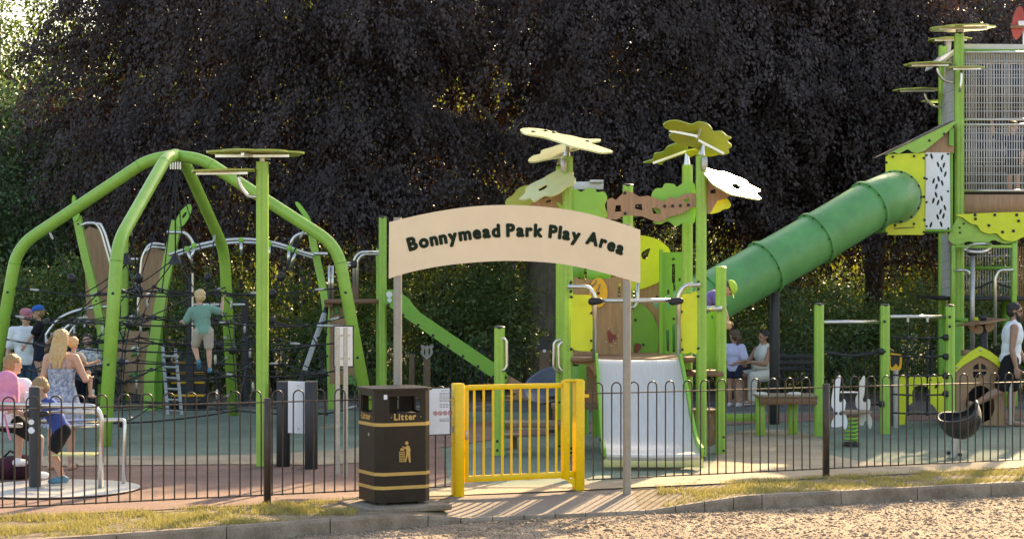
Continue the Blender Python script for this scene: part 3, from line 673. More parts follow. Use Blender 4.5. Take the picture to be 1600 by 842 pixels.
for k in range(4):
    c = .075 + k*.052-.02; mb = MB(); n = 20
    out = [nq(c+.022*math.cos(6.283*i/n), .84+.022*math.sin(6.283*i/n), .006) for i in range(n)]; inn = [nq(c+.016*math.cos(6.283*i/n), .84+.016*math.sin(6.283*i/n), .006) for i in range(n)]
    mb.slab(out, [inn], -NN*.002); mb.slab([nq(c-.014, .852, .006), nq(c-.01, .856, .006), nq(c+.014, .828, .006), nq(c+.01, .824, .006)], off=-NN*.001)
    part('prohibition_circle', mb, M_signred, ns, sm=False)
    part('pictogram', MB().slab([nq(c-.008, .832, .0065), nq(c+.006, .834, .0065), nq(c+.008, .846, .0065), nq(c-.002, .85, .0065)], off=-NN*.001), M_signgrey, ns, sm=False)

# ------------------------------------------------------------------ post and board helpers
def gpost(parent, px, pyfoot=None, pytop=0, w=.125, m=None, Z=None, cap=True, name='post', z0=0):
    Z = Z or H*F/(pyfoot-CY); x = Xat(px, Z); zt = zat(pytop, Z); h = w/2; c = w*.2; q = w*.06
    pr = [(-h+c, -h), (-q, -h), (-q*.6, -h+q*.7), (q*.6, -h+q*.7), (q, -h), (h-c, -h), (h, -h+c), (h, h-c), (h-c, h), (-h+c, h), (-h, h-c), (-h, -h+c)]
    o = part(name, MB().slab([(x+a, Z+b, z0) for a, b in pr], off=(0, 0, zt-z0)), m or M_green, parent, sm=20)
    if cap: 
        k = part('post_cap', MB().lathe((x, Z, zt), [(w*.55, -.012), (w*.56, .008), (w*.45, .02), (w*.1, .026)], 12), M_darkpost if m is None else m, o)
    return o
def pbar(parent, pts, Z, r, m=None, name='handrail', rb=.12, n=10, zz=None):
    p3 = [P(q[0], q[1], q[2] if len(q) > 2 else Z) for q in pts]
    return part(name, MB().tube(bend(p3, rb), r, n), m or M_steel, parent, sm=True)
def pplate(parent, name, pts, Z, m, th=.02, holes=(), sm=25): return part(name, MB().plate(pts, Z, th, holes), m, parent, sm=sm)
def pbox(parent, name, x0, y0, x1, y1, Z, d, m, bev=.006):
    a, b = P(x0, y0, Z), P(x1, y1, Z); return part(name, MB().box(((a.x+b.x)/2, Z+d/2, (a.z+b.z)/2), (abs(b.x-a.x), d, abs(a.z-b.z)), bev=bev), m, parent)
def pbolts(parent, pts, Z, r=.017, m=None):
    for x, y in pts: bolt(parent, P(x, y, Z-.002), r=r, mat=m)
def flower(parent, c, u, v, m, th=.022, lobes=7, name='leaf_disc', seed=0, dep=.14, holes=False):
    c, u, v = Vector(c), Vector(u), Vector(v); n = u.cross(v).normalized(); pts = []
    for i in range(56):
        a = 2*math.pi*i/56; k = 1-dep + dep*abs(math.cos(a*lobes/2 + seed)); k *= 1 + .05*math.sin(2*a+seed); pts.append(c + u*math.cos(a)*k + v*math.sin(a)*k)
    hs = [[c + u*(.25+.13*math.cos(2*math.pi*i/5)) + v*(.1+.16*math.sin(2*math.pi*i/5)) for i in range(5)]] if holes else []
    return part(name, MB().slab(pts, hs, -n*th), m, parent, sm=25)

# ------------------------------------------------------------------ tall post with two leaf discs
Z = 22.35; x = Xat(410, Z)
t = thing('leaf_disc_post', 'tall lime green post carrying two flat olive leaf discs left of the sign', 'play post', (x, Z, 0))
gpost(t, 410, Z=Z, pytop=253, w=.136, cap=False)
a = P(400, 238, Z)
flower(t, a, (.56, 0, .0), (0, .5, -.01), M_olive, lobes=7, seed=.4)
part('disc_frame', MB().beam(a + Vector((-.45, -.15, -.055)), a + Vector((.4, -.1, -.05)), .05, .03).beam(a + Vector((-.1, -.4, -.05)), a + Vector((.1, .4, -.05)), .04, .03), M_steel, t)
part('disc_stem', MB().lathe(P(410, 253, Z), [(.03, -.01), (.03, .03), (.045, .06), (.085, .075)], 12), M_steel, t)
b = P(349, 266, Z); flower(t, b, (.38, 0, .01), (0, .35, 0), M_olive, lobes=6, seed=1.1)
part('disc_frame', MB().beam(b + Vector((-.3, -.1, -.045)), b + Vector((.3, -.1, -.04)), .05, .03), M_steel, t)
pbar(t, [(372, 269), (374, 290), (388, 308), (403, 307)], Z-.03, .021, name='disc_arm', rb=.08)
pbolts(t, [(366, 231), (371, 231)], Z, .02)

# ------------------------------------------------------------------ net climber: four bent pipes and a rope net
NC = Vector((-4.9, 27.95, 0)); d0 = Vector((-.145, -.989, 0)); d1 = Vector((.989, -.145, 0)); APX = 3.98
net = thing('rope_net_climber', 'lime green four-legged pipe frame with a black rope climbing net', 'net climber', NC)
dirs4 = [d0, d1, -d0, -d1]; Np = lambda d, r, z: NC + d*r + Vector((0, 0, z))
for k, d in enumerate(dirs4):
    pts = [Np(d, .03, APX), Np(d, .42, APX-.06), Np(d, 2.42, 2.66), Np(d, 2.92, 0)]
    lg = part('pipe_leg', MB().tube(bend(pts, .32, 7), .088, 18), M_green, net, sm=True)
    for (A, B, f) in ((pts[2], pts[3], .09), (pts[1], pts[2], .06)):
        c = A.lerp(B, f); e = (B-A).normalized(); part('sleeve_joint', MB().tube([c-e*.006, c+e*.006], .0905, 18), M_green2, lg, sm=True)
    for f in (.25, .6, .85): bolt(lg, pts[2].lerp(pts[3], f) + (Vector((0, -1, 0)))*.088, r=.02)
part('apex_joint', MB().ell(NC + Vector((0, 0, APX)), (.12, .12, .1), 16, 10), M_green, net, sm=True)
for k in range(5): part('rope_shackle', MB().tube([NC + Vector((-.06+k*.035, -.05, APX-.09)), NC + Vector((-.06+k*.035, -.05, APX-.2))], .012, 6), M_steel, net)
def onleg(k, z):
    d = dirs4[k % 4]
    return Np(d, 2.92 - z*(.5/2.66), z) if z < 2.66 else Np(d, 2.42 - (z-2.66)*(2.0/1.26), z)
conn = {}
def knot(p, kind, d=None):
    if kind not in conn:
        if kind == 'ball': mb = MB().ell((0, 0, 0), (.075, .06, .06), 12, 8)
        elif kind == 'small': mb = MB().ell((0, 0, 0), (.034, .03, .03), 10, 6)
        elif kind == 'cone': mb = MB().lathe((0, 0, -.1), [(.1, 0), (.1, .03), (.06, .12), (.02, .17)], 12)
        else: mb = MB().tube([(-.07, 0, 0), (-.05, 0, 0), (.05, 0, 0), (.07, 0, 0)], [.012, .02, .02, .012], 8)
        conn[kind] = mesh_of(mb, M_galv if kind == 'ferrule' else M_black, Vector((0, 0, 0)), 50)
    o = bpy.data.objects.new({'ferrule': 'rope_ferrule', 'cone': 'rope_cone'}.get(kind, 'rope_connector'), conn[kind]); C.objects.link(o); o.parent = net; o.location = p - NC
    if d is not None: o.rotation_euler = Vector(d).to_track_quat('X', 'Z').to_euler()
    OFF[o.name] = Vector(p); return o
def rope(a, b, r=.013, sag=.03, name='rope'):
    a, b = Vector(a), Vector(b); pts = [a.lerp(b, i/6) + Vector((0, 0, -sag*4*(i/6)*(1-i/6))) for i in range(7)]
    return part(name, MB().tube(pts, r, 6), M_rope, net, sm=True)
levels = [(.28, 2.25, 1.3), (.85, 2.2, 1.25), (1.2, 2.12, 1.2), (1.55, 1.95, 1.05), (1.95, 1.45, .7)]
rings = []
for li, (z, ro, ri) in enumerate(levels):
    outer = []; inner = []
    for k in range(8):
        a = dirs4[k//2] if k % 2 == 0 else (dirs4[k//2] + dirs4[(k//2+1) % 4]).normalized(); q = ro*(1 if k % 2 == 0 else .82)
        outer.append(Np(a, q, z + (.05 if k % 2 else 0) + random.uniform(-.05, .05))); inner.append(Np(a, ri*(1 if k % 2 else .85), z + .08 + random.uniform(-.05, .05)))
    rings.append((outer, inner))
    for k in range(8):
        rope(outer[k], outer[(k+1) % 8]); rope(inner[k], inner[(k+1) % 8], .009); rope(outer[k], inner[k], .009)
        knot(outer[k], 'ball' if (k+li) % 3 == 0 else 'small', outer[k]-NC); knot(inner[k], 'small')
        if (k + li) % 2 == 0: knot(outer[k].lerp(inner[k], .3), 'ferrule', outer[k]-inner[k])
        if k % 2 == 0:
            lp = onleg(k//2, z + .12); rope(lp, outer[k], .013, .01); knot(lp.lerp(outer[k], .35), 'ferrule', lp-outer[k])
for li in range(4):
    for k in range(8):
        rope(rings[li][0][k], rings[li+1][0][k], .009, .0)
        if (k+li) % 2: rope(rings[li][0][k], rings[li+1][1][(k+1) % 8], .009, .02)
        if k % 2: rope(rings[li][1][k], rings[li+1][1][k], .009, 0); knot(rings[li][1][k].lerp(rings[li+1][1][k], .4), 'ferrule', (0, 0, 1))
hub = NC + Vector((0, 0, 2.5)); top = NC + Vector((0, 0, APX-.2))
for k in range(8): rope(rings[4][1][k], top if k % 2 == 0 else hub, .009, .02)
for k in range(4):
    kp = onleg(k, 2.95); rope(kp, rings[4][0][2*k], .011, .02); knot(kp.lerp(rings[4][0][2*k], .12), 'ferrule', kp-rings[4][0][2*k]); knot(rings[4][0][2*k].lerp(kp, .25), 'ball', kp-rings[4][0][2*k])
rope(top, hub, .012, 0); knot(hub, 'cone'); knot(Np(d1, -.75, 2.5), 'cone'); rope(Np(d1, -.75, 2.5), top, .01, 0)
rope(Np(d1, -.75, 2.4), rings[4][0][6], .009); rope(Np(d1, -.75, 2.4), rings[4][0][0], .009); rope(Np(d1, -.75, 2.4), rings[4][0][7], .009)

# ------------------------------------------------------------------ rear climbing frame with curved posts, monkey bars and slide
Z = 32.2
cf = thing('climbing_structure', 'green climbing frame with curved leaf-topped posts, brown panels and overhead monkey bars behind the net', 'climbing frame', (-5.0, Z, 0))
def curved(parent, pts, Z, w):
    pts = smooth(pts, 5, False); mb = MB(); L = []; Rr = []
    for i, (x, y) in enumerate(pts):
        a = Vector(pts[max(i-1, 0)]); b = Vector(pts[min(i+1, len(pts)-1)]); d = (b-a).normalized(); n = Vector((d.y, -d.x))*w/2
        L.append((x+n.x, y+n.y)); Rr.append((x-n.x, y-n.y))
    return part('curved_post', mb.plate(L + Rr[::-1], Z, .14), M_green, parent, sm=30)
def leaftip(parent, pts, Z, holes=()): return pplate(parent, 'leaf_tip', smooth(pts, 4), Z, M_bushgreen, .05, holes)
o = curved(cf, [(119, 338), (131, 395), (145, 452), (156, 505), (159, 560), (159, 642)], 32.9, 12); leaftip(o, [(113, 307), (117, 307), (119, 320), (124, 336), (119, 345), (114, 343), (112, 325)], 32.85)
pbolts(o, [(122, 350), (150, 470)], 32.9)
o = curved(cf, [(276, 345), (264, 400), (252, 460), (241, 530), (234, 580), (232, 645)], 32.0, 16); leaftip(o, [(296, 319), (299, 328), (293, 343), (284, 354), (274, 353), (276, 342), (284, 328)], 31.95, [oval(288, 336, 2.2, 6, 10, .6)])
o = curved(cf, [(484, 352), (491, 390), (502, 440), (510, 490), (515, 540), (518, 640)], 32.2, 11); leaftip(o, [(463, 315), (469, 319), (478, 331), (485, 343), (487, 353), (478, 354), (475, 340), (462, 320)], 32.15)
gpost(cf, 195, Z=33.2, pytop=362, w=.12); gpost(cf, 247, Z=32.4, pytop=498, w=.15, m=M_green2); gpost(cf, 167, Z=33.2, pytop=500, w=.12, m=M_green2)
gpost(cf, 598, Z=29.6, pytop=340, w=.118); gpost(cf, 591.5, Z=30.8, pytop=388, w=.075)
pplate(cf, 'brown_panel', [(130, 362), (140, 354), (155, 360), (176, 430), (178, 511), (136, 508)], 33.4, M_brown, .03)
pplate(cf, 'brown_panel', [(222, 395), (240, 387), (258, 393), (266, 405), (262, 470), (255, 512), (214, 510), (216, 440)], 32.9, M_brown, .03)
cl = pplate(cf, 'climbing_panel', [(184, 516), (233, 518), (232, 560), (226, 618), (180, 608), (180, 560)], 32.6, M_brown, .03)
def frog(parent, x, y, Z, s=1.0):
    mb = MB(); p = lambda a, b: P(x+a*s, y+b*s, Z-.03)
    k = Z/F*s
    mb.capsule(p(0, -3), 3*k, p(1, 4), 2.6*k, 8)
    for q in ([(0, -2), (-6, -5), (-8, -1)], [(1, -2), (6, -3), (8, -8)], [(1, 4), (-4, 5), (-6, 10)], [(1, 4), (6, 4), (7, 9)]): mb.tube([p(*v) for v in q], 1.7*k, 6)
    mb.ell(p(-1, -7), (2.6*k, .03, 2.4*k), 8, 6)
    return part('frog_hold', mb, M_tube, parent, sm=True)
for x, y in ((189, 526), (211, 548), (187, 567), (210, 589)): frog(cl, x, y, 32.6, .95)
for pts in ([(127, 353), (133, 349), (150, 348), (158, 362), (176, 425), (178, 470)], [(150, 350), (157, 350), (164, 364), (175, 402), (182, 440)], [(216, 500), (216, 470), (222, 400), (235, 379), (257, 383)], [(226, 396), (236, 385), (258, 388)]): pbar(cf, pts, 32.7, .026, rb=.15)
arc_ = smooth([(264, 398), (300, 386), (340, 377), (385, 374), (430, 380), (470, 393), (490, 399)], 4, False)
pbar(cf, arc_, 32.0, .03, name='monkey_bar_rail'); pbar(cf, [(x+3, y+5) for x, y in arc_], 32.7, .03, name='monkey_bar_rail')
pbar(cf, [(261, 363), (289, 363), (299, 374), (304, 387)], 32.0, .03); pbar(cf, [(452, 388), (459, 370), (472, 364), (487, 366)], 32.0, .03); pbar(cf, [(490, 396), (512, 397)], 32.0, .03); pbar(cf, [(200, 405), (216, 405)], 32.0, .025)
for x, y, dx in ((303, 384, -5), (377, 375, 0), (421, 381, -1), (452, 388, -2), (461, 392, -7), (293, 389, 8)):
    h = part('hanger_clamp', MB().box(P(x, y, 32.0), (.085, .1, .085), bev=.015), M_bushgreen, cf)
    part('hanging_grip', MB().tube([P(x, y+4, 31.97), P(x+dx*.5, y+14, 31.97), P(x+dx, y+24, 31.97)], [.028, .03, .022], 10), M_steel, h, sm=True)
# curved ladder rails at the far left, mast poles, step unit
for pts, Zq in (([(68, 530), (90, 500), (125, 484), (178, 478)], 33.0), ([(75, 560), (100, 515), (120, 505), (140, 504)], 32.6), ([(95, 545), (118, 508), (135, 502), (150, 506)], 32.9)): pbar(cf, smooth(pts, 4, False), Zq, .028, name='curved_ladder_rail')
for i in range(4): part('ladder_rung', MB().tube([P(80+i*18, 520-i*9, 33.0), P(84+i*16, 545-i*11, 32.7)], .018, 8), M_steel, cf)
for x, y0, y1, Zq, m, r in ((296, 430, 545, 32.4, M_darkpost, .06), (301, 425, 545, 32.3, M_steel, .02), (383, 467, 640, 33.2, M_darkpost, .065)): part('mast', MB().tube([P(x, y0, Zq), P(x, y1, Zq)], r, 12), m, cf)
part('mast_foot', MB().box((Xat(297, 32.4), 32.4, .5), (.12, .12, 1.0)), M_darkpost, cf)
pbar(cf, [(300, 476), (383, 476)], 32.8, .025); pbar(cf, [(202, 455), (226, 455)], 32.4, .02)
for k, (y, d) in enumerate(((566, .9), (582, .6), (597, .3), (617, 0))):
    s = pbox(cf, 'step', 266, y, 320, 640, 32.6 - .25*k + .5, .3, M_black); pbox(s, 'tread_edge', 267, y-1, 319, y+2.5, 32.58 - .25*k + .5, .02, M_orange)
sl_l = thing('metal_ladder', 'small silver ladder leaning on the black steps behind the climbing boy', 'ladder', (Xat(268, 31), 31.1, 0))
for a, b in (((254, 540), (262, 648)), ((274, 545), (284, 650))): part('ladder_rail', MB().beam(P(a[0], a[1], 31.4), P(b[0], b[1], 31.0), .05, .03), M_galv, sl_l)
for i in range(6): y = 556+i*17; x = 255+i*1.3; part('rung', MB().tube([P(x, y, 31.3-i*.05), P(x+20, y+1, 31.3-i*.05)], .02, 8), M_galv, sl_l)
# right-hand platform
pf = pbox(cf, 'platform', 506, 468, 592, 474, 29.7, 1.0, M_deck); pbox(cf, 'platform_edge', 507, 474, 520, 480, 29.75, .8, M_deck)
cl2 = pplate(cf, 'climbing_panel', [(515, 474), (558, 474), (555, 500), (557, 540), (555, 601), (515, 600)], 30.0, M_brown, .03)
frog(cl2, 525, 484, 30.0); frog(cl2, 548, 594, 30.0); frog(cl2, 550, 505, 30.0, .7)
for x in (514.5, 519.5): pbar(cf, [(x, 415), (x, 468)], 30.4, .022)
pbar(cf, [(553, 468), (553, 405), (562, 394), (592, 394)], 29.9, .024, rb=.12); pbar(cf, [(558, 468), (558, 408), (567, 397), (592, 397)], 30.4, .024, rb=.12)
pbar(cf, [(526, 411), (552, 411)], 29.9, .02); pbar(cf, [(526, 415), (552, 415)], 30.3, .02); part('rail_clamp', MB().box(P(553, 413, 29.9), (.1, .1, .12), bev=.02), M_black, cf)
# rope ladder leaning left of the panel
rl = thing('rope_ladder', 'inclined black rope ladder with a steel pole behind the white info board', 'rope ladder', (Xat(490, 29.5), 29.5, 0))
part('pole', MB().tube([P(510, 480, 29.9), P(468, 600, 29.3)], .035, 8), M_darkpost, rl); part('pole_sleeve', MB().tube([P(507, 490, 29.85), P(475, 582, 29.35)], .042, 8), M_galv, rl)
for y in (508, 528, 562, 592): part('rung', MB().tube([P(512-(y-480)*.33, y, 29.6), P(512+(y-480)*.05-4, y-6, 29.9)], .018, 6), M_rope, rl)
part('side_rope', MB().tube([P(512, 480, 29.9), P(508, 540, 29.8), P(500, 600, 29.7)], .014, 6), M_rope, rl)
pbar(rl, [(495, 509), (535, 509)], 29.6, .02)
# slide
sd_ = zf(600, 440, 4.953)
slide = thing('slide', 'long green-sided slide running down to the right from the rear platform', 'slide', (Xat(700, 29.4), 29.4, 0))
side = sd_([(5, 62), (70, 60), (140, 92), (190, 130), (235, 190), (280, 240), (560, 430), (850, 625), (945, 700), (962, 740), (945, 780), (925, 792), (870, 765), (500, 515), (5, 168)])
s1 = pplate(slide, 'slide_side', side, 29.2, M_green2, .03); pplate(slide, 'slide_side', side, 29.75, M_green2, .03)
pbolts(s1, sd_([(34, 178), (148, 256), (264, 334), (379, 414), (497, 495), (612, 575), (728, 654), (845, 734), (942, 740)]), 29.2, .022)
for c, r in (((41, 99), .042), ((43, 143), .03)): x, y = sd_([c])[0]; part('label_disc', MB().tube([P(x, y, 29.2), P(x, y, 29.19)], r*1.15, 14), M_white, s1)
ch_ = sd_([(60, 150), (250, 265), (560, 480), (850, 680), (940, 745), (945, 765), (850, 705), (560, 505), (250, 290), (60, 170)])
part('slide_bed', MB().plate(ch_, 29.23, .52), M_steel, slide)
ro = zf(740, 560, 4.677)
pplate(slide, 'run_out_side', smooth(ro([(232, 120), (255, 125), (330, 165), (400, 205), (470, 245), (560, 265), (650, 262), (800, 245), (920, 238), (935, 300), (915, 330), (800, 335), (640, 322), (480, 318), (390, 298), (300, 250), (235, 205)]), 3), 29.25, M_brown, .03)
pplate(slide, 'run_out_side', smooth(ro([(232, 120), (255, 125), (330, 165), (400, 205), (470, 245), (560, 265), (650, 262), (800, 245), (920, 238), (935, 300), (915, 330), (800, 335), (640, 322), (480, 318), (390, 298), (300, 250), (235, 205)]), 3), 29.75, M_brown, .03)
part('support_leg', MB().tube([(Xat(900, 29.5), 29.5, 0), (Xat(900, 29.5), 29.5, .4)], .05, 10), M_darkpost, slide)
# dish beside the slide end
Z = 27.2; c = P(862, 602, Z); dish = thing('spinner_dish', 'slate blue dish-shaped spinner beside the foot of the slide', 'spinner', (c.x, c.y, 0))
Mx = Matrix.Rotation(R(-20), 3, 'Y') @ Matrix.Rotation(R(32), 3, 'X')
part('dish', MB().lathe(c, [(.08, -.2), (.2, -.17), (.33, -.08), (.4, .0), (.42, .03), (.38, .015), (.3, -.05), (.15, -.13), (.02, -.15)], 26, Mx), M_bowlblue, dish, sm=True)
part('stand', MB().tube([(c.x, c.y, 0), (c.x, c.y, c.z-.15)], .05, 10), M_darkpost, dish)

# ------------------------------------------------------------------ info board, sign backs
ib = thing('info_board', 'white board held between two thick black posts behind the left fence', 'board', (Xat(465, 22.3), 22.3, 0))
for x0, x1, yf in ((433, 453, 728), (477, 496, 732)):
    Zq = H*F/(yf-CY); part('board_post', MB().box(((Xat(x0, Zq)+Xat(x1, Zq))/2, Zq, zat(595.5, Zq)/2), (Xat(x1, Zq)-Xat(x0, Zq), .3, zat(595.5, Zq)), rz=R(4), bev=.006), M_darkpost, ib)
pplate(ib, 'white_panel', [(450, 595), (478, 596), (478, 677), (450, 676)], 22.08, M_white, .02)
pbolts(ib, [(466, 602), (466, 669)], 22.08, .008, M_galv)
sb = thing('sign_back', 'small sign seen from the back on two galvanised poles left of the litter bin', 'sign', (Xat(534, 21.4), 21.4, 0))
for x, yf in ((527.5, 742), (540, 746)):
    Zq = H*F/(yf-CY); part('pole', MB().tube([(Xat(x, Zq), Zq, 0), (Xat(x, Zq), Zq, zat(511, Zq))], .026, 12), M_galv, sb)
part('sign_plate', MB().box(P(537, 541, 21.5), (.2, .012, .44)), M_white, sb); part('plate_frame', MB().box(P(537, 541, 21.52), (.23, .01, .47)), M_darkpost, sb)
for y in (524, 560): part('bracket', MB().box(P(535, y, 21.17), (.17, .02, .025)), M_galv, sb); 

# ------------------------------------------------------------------ roundabout (wheelchair carousel)
RC = Vector((Xat(85, 19.75), 19.75, 0))
ra = thing('roundabout', 'flush roundabout with a silver disc, black post and steel hoop rails at the left', 'roundabout', RC)
part('turntable', MB().lathe(RC, [(.05, .02), (.86, .02), (.87, .03), (.84, .034), (.05, .036)], 48), M_sheet, ra, sm=30)
Zq = 19.72; o = part('post', MB().lathe((Xat(54.5, Zq), Zq, 0), [(.062, .03), (.062, 1.05), (.055, 1.07), (.02, 1.08)], 16), M_darkpost, ra, sm=40)
part('post_flange', MB().lathe((Xat(54.5, Zq), Zq, .03), [(.11, 0), (.11, .012), (.07, .02)], 16), M_galv, ra)
for y, r in ((659, .028), (672, .034)): part('label_disc', MB().tube([P(49, y, Zq-.064), P(49, y, Zq-.068)], r, 14), M_white, o)
pbar(ra, [(-20, 631), (148, 634.5), (159, 650), (157, 768)], 19.72, .027, name='hoop_rail', rb=.12, n=12)
pbar(ra, [(55, 643, 19.9), (150, 643, 19.9), (158, 650, 20.0)], 19.9, .022, name='hoop_rail')
pbar(ra, [(60, 659, 20.3), (195, 655, 20.3), (193, 761, 20.15)], 20.3, .02, name='hoop_rail', rb=.05)
pbar(ra, [(105, 666, 20.35), (155, 665, 20.3)], 20.3, .02, name='hoop_rail')
part('rail_clamp', MB().capsule(P(42, 647, Zq), .035, P(72, 646, Zq), .03, 10), M_black, ra); part('rail_clamp', MB().capsule(P(44, 635, Zq), .03, P(60, 634, Zq), .03, 10), M_black, ra)
part('seat_shelf', MB().box(P(118, 709, 20.1), (.44, .25, .02), bev=.006), M_pale, ra)
pbar(ra, [(0, 665, 20.2), (35, 664, 20.2)], 20.2, .025, name='seat_rail')
# ------------------------------------------------------------------ central play unit with the steel slide
A_ = zf(760, 170, 3.239); B_ = zf(760, 400, 2.476); A2 = zf(980, 350, 3.659); A3 = zf(860, 360, 4.0125)
pu = thing('play_unit', 'lime green play unit with leaf-shaped canopies and a wide silver slide right of the gate', 'play unit', (Xat(985, 24.2), 24.2, 0))
ZF = 23.7
for px, Zq, yt, wpx in ((887, 23.75, 245, 16), (874.5, 24.6, 260, 12), (1095.5, 23.6, 244, 16), (1074, 25.0, 258, 16), (981, 26.2, 290, 16)): gpost(pu, px, Z=Zq, pytop=yt, w=wpx*Zq/F, cap=yt == 290)
gpost(pu, 1126.5, Z=24.0, pytop=419, w=.128, m=M_green); gpost(pu, 780.5, Z=23.8, pytop=512, w=.13); gpost(pu, 1000, Z=26.3, pytop=440, w=.09, cap=False)
gpost(pu, 912, Z=27.2, pytop=520, w=.14, m=M_green2, cap=False); gpost(pu, 931, Z=26.6, pytop=600, w=.1, m=M_green2, cap=False)
pbolts(pu, B_([(328, 100), (328, 135), (328, 158), (328, 360), (328, 742), (328, 760)]), 23.68); pbolts(pu, B_([(840, 742), (840, 762), (820, 100), (820, 128)]), 23.53); pbolts(pu, B_([(42, 750), (42, 715), (282, 565), (282, 735), (918, 700), (918, 752)]), 23.72)
# platform and steps
for x0, x1 in ((892, 928), (1067, 1092)): pbox(pu, 'deck_board', x0, 558.5, x1, 565.5, ZF-.1, .25, M_deck)
pbox(pu, 'deck', 886, 560, 1095, 566, 23.9, 2.2, M_deck); pbox(pu, 'step_board', 1072, 581, 1131, 588, 23.8, .7, M_deck); pbox(pu, 'step_board', 1082, 640, 1120, 643, 24.0, .5, M_wood)
pplate(pu, 'brown_bracket', [(1082, 642), (1120, 642), (1120, 690), (1112, 697), (1086, 697), (1082, 690)], 24.1, M_brown, .03, holes=[oval(1109, 650, 2.5, 3.2, 10), oval(1105, 665, 1.5, 5, 10), oval(1115, 668, 1.5, 5, 10), oval(1105, 683, 1.5, 4, 10)])
pplate(pu, 'brown_bracket', smooth(B_([(330, 412), (420, 412), (425, 470), (415, 450), (395, 425), (370, 418), (345, 418)]), 3), 23.75, M_brown, .03)
pbox(pu, 'under_panel', 895, 572, 917, 640, 26.8, .03, M_green2); pplate(pu, 'under_panel', [(916, 572), (933, 572), (935, 640), (917, 640)], 25.8, M_brown, .03)
# slide: steel bed curving from the deck to a lip over the ground
ca, cb = P(934, 558, 23.5), P(1061, 557, 23.4); prof = [(0, 1.2), (.1, 1.19), (.3, 1.03), (.62, .76), (.95, .47), (1.2, .29), (1.4, .22), (1.62, .2), (1.69, .19), (1.7, .155), (1.66, .08)]
mb = MB(); vs = []; nn = 9
prof = smooth(prof, 3, False)
for s, z in prof:
    zc = 23.55 - s; x0 = -4.55 + 0; f = min(1, s/1.5)
    xl = Xat(934 + (947-934)*f, zc) if False else (1-f)*ca.x + f*Xat(946, 22.1); xr = (1-f)*cb.x + f*Xat(1092, 22.1)
    for i in range(nn): vs.append((xl + (xr-xl)*i/(nn-1), zc, z - .012*math.sin(math.pi*i/(nn-1))))
m_ = len(prof); fs = [[i*nn+j, i*nn+j+1, (i+1)*nn+j+1, (i+1)*nn+j] for i in range(m_-1) for j in range(nn-1)]
sb_ = part('slide_bed', mb.add(vs, fs), M_sheet, pu, sm=True)
for side in (0, nn-1):
    pts = [Vector(vs[i*nn+side]) for i in range(m_)]; sg = -1 if side == 0 else 1
    up_ = [p + Vector((sg*.005, -.03, .075)) for p in pts[:-3]]; dn = [p + Vector((sg*.005, .04, -.07)) for p in pts[:-1]]
    part('slide_side', MB().slab(up_ + dn[::-1], off=(sg*.028, 0, 0)), M_lime if False else M_bushgreen, pu, sm=30)
    for k in (6, 14, 20, 25): bolt(pu, pts[k] + Vector((sg*.035, -.0, -.03)), (sg, -.3, 0), .02)
lp = [Vector(vs[(m_-4)*nn]), Vector(vs[(m_-4)*nn+nn-1])]
part('slide_lip', MB().box(((lp[0].x+lp[1].x)/2, lp[0].y+.04, .1), (lp[1].x-lp[0].x+.06, .05, .12), bev=.015), M_pale, pu)
# rails, yellow guards
for pts in ([(887, 448), (920, 448), (929.5, 462), (929, 560)], [(1094, 445), (1070, 445), (1060, 460), (1061, 557)]): pbar(pu, pts, 23.5, .028, rb=.16)
pbar(pu, [(929, 470), (1060, 469)], 23.48, .027)
for a, b in ((925, 937), (1051, 1063)): part('rail_clamp', MB().capsule(P(a, 471, 23.46), .05, P(b, 470, 23.46), .04, 10), M_black, pu)
gy = pplate(pu, 'yellow_guard', [(892, 462), (894, 460.5), (920, 460.5), (924, 464), (924.5, 490), (926, 496), (927, 549), (905, 548), (892, 545)], 23.6, M_lime)
gz = pplate(pu, 'yellow_guard', smooth([(1066, 462), (1070, 459.5), (1080, 459), (1092, 460), (1092, 547), (1080, 550), (1064, 551), (1062, 520), (1065, 490)], 2), 23.55, M_lime)
pbolts(gy, [(893, 464), (893, 545), (924, 489), (924, 532), (925, 547)], 23.59); pbolts(gz, [(1091, 463), (1091, 544), (1065, 487), (1064, 531), (1066, 546)], 23.54)
pbolts(pu, A3([(128, 332), (128, 385)]), 23.66)
# brown play panel with bee and heart
bp = pplate(pu, 'brown_panel', A3([(142, 300), (160, 290), (178, 305), (300, 308), (370, 300), (400, 290), (440, 292), (470, 300), (470, 800), (146, 800)]), 25.3, M_brown, .025, holes=[A3([(424, 335), (440, 333), (438, 420), (426, 420)])])
bee = part('bee_disc', MB().plate(oval(935, 457, 14.5, 23, 24), 25.26, .02), M_orange, bp)
part('bee_stripe', MB().plate(A3([(285, 375), (300, 358), (306, 335), (316, 336), (312, 362), (296, 384)]), 25.25, .006).plate(A3([(255, 345), (275, 330), (285, 308), (294, 312), (286, 338), (262, 358)]), 25.25, .006), M_brown, bee); bolt(bee, P(935, 458, 25.25), r=.022)
part('heart', MB().plate(smooth(A3([(357, 640), (365, 627), (378, 632), (386, 648), (405, 652), (413, 668), (400, 690), (378, 703), (364, 690)]), 3), 25.28, .012), M_red, bp)
for x, y in A3([(363, 612), (423, 662), (350, 698), (380, 722), (410, 705), (395, 690)]): bolt(bp, P(x, y, 25.28), r=.008, mat=M_white)
pbox(pu, 'lime_panel', 917, 420, 955, 436, 25.9, .03, M_bushgreen); pbox(pu, 'lime_panel', 895, 415, 913, 434, 26.4, .03, M_green2)
yd = pplate(pu, 'yellow_fruit_panel', smooth(A2([(-60, 120), (0, 70), (80, 65), (165, 85), (225, 125), (248, 165), (248, 250), (190, 325), (77, 372), (10, 372), (-60, 330)]), 4), 26.0, M_lime, .025, holes=[smooth(A2([(80, 178), (92, 155), (132, 138), (124, 165), (118, 190), (95, 203)]), 3)])
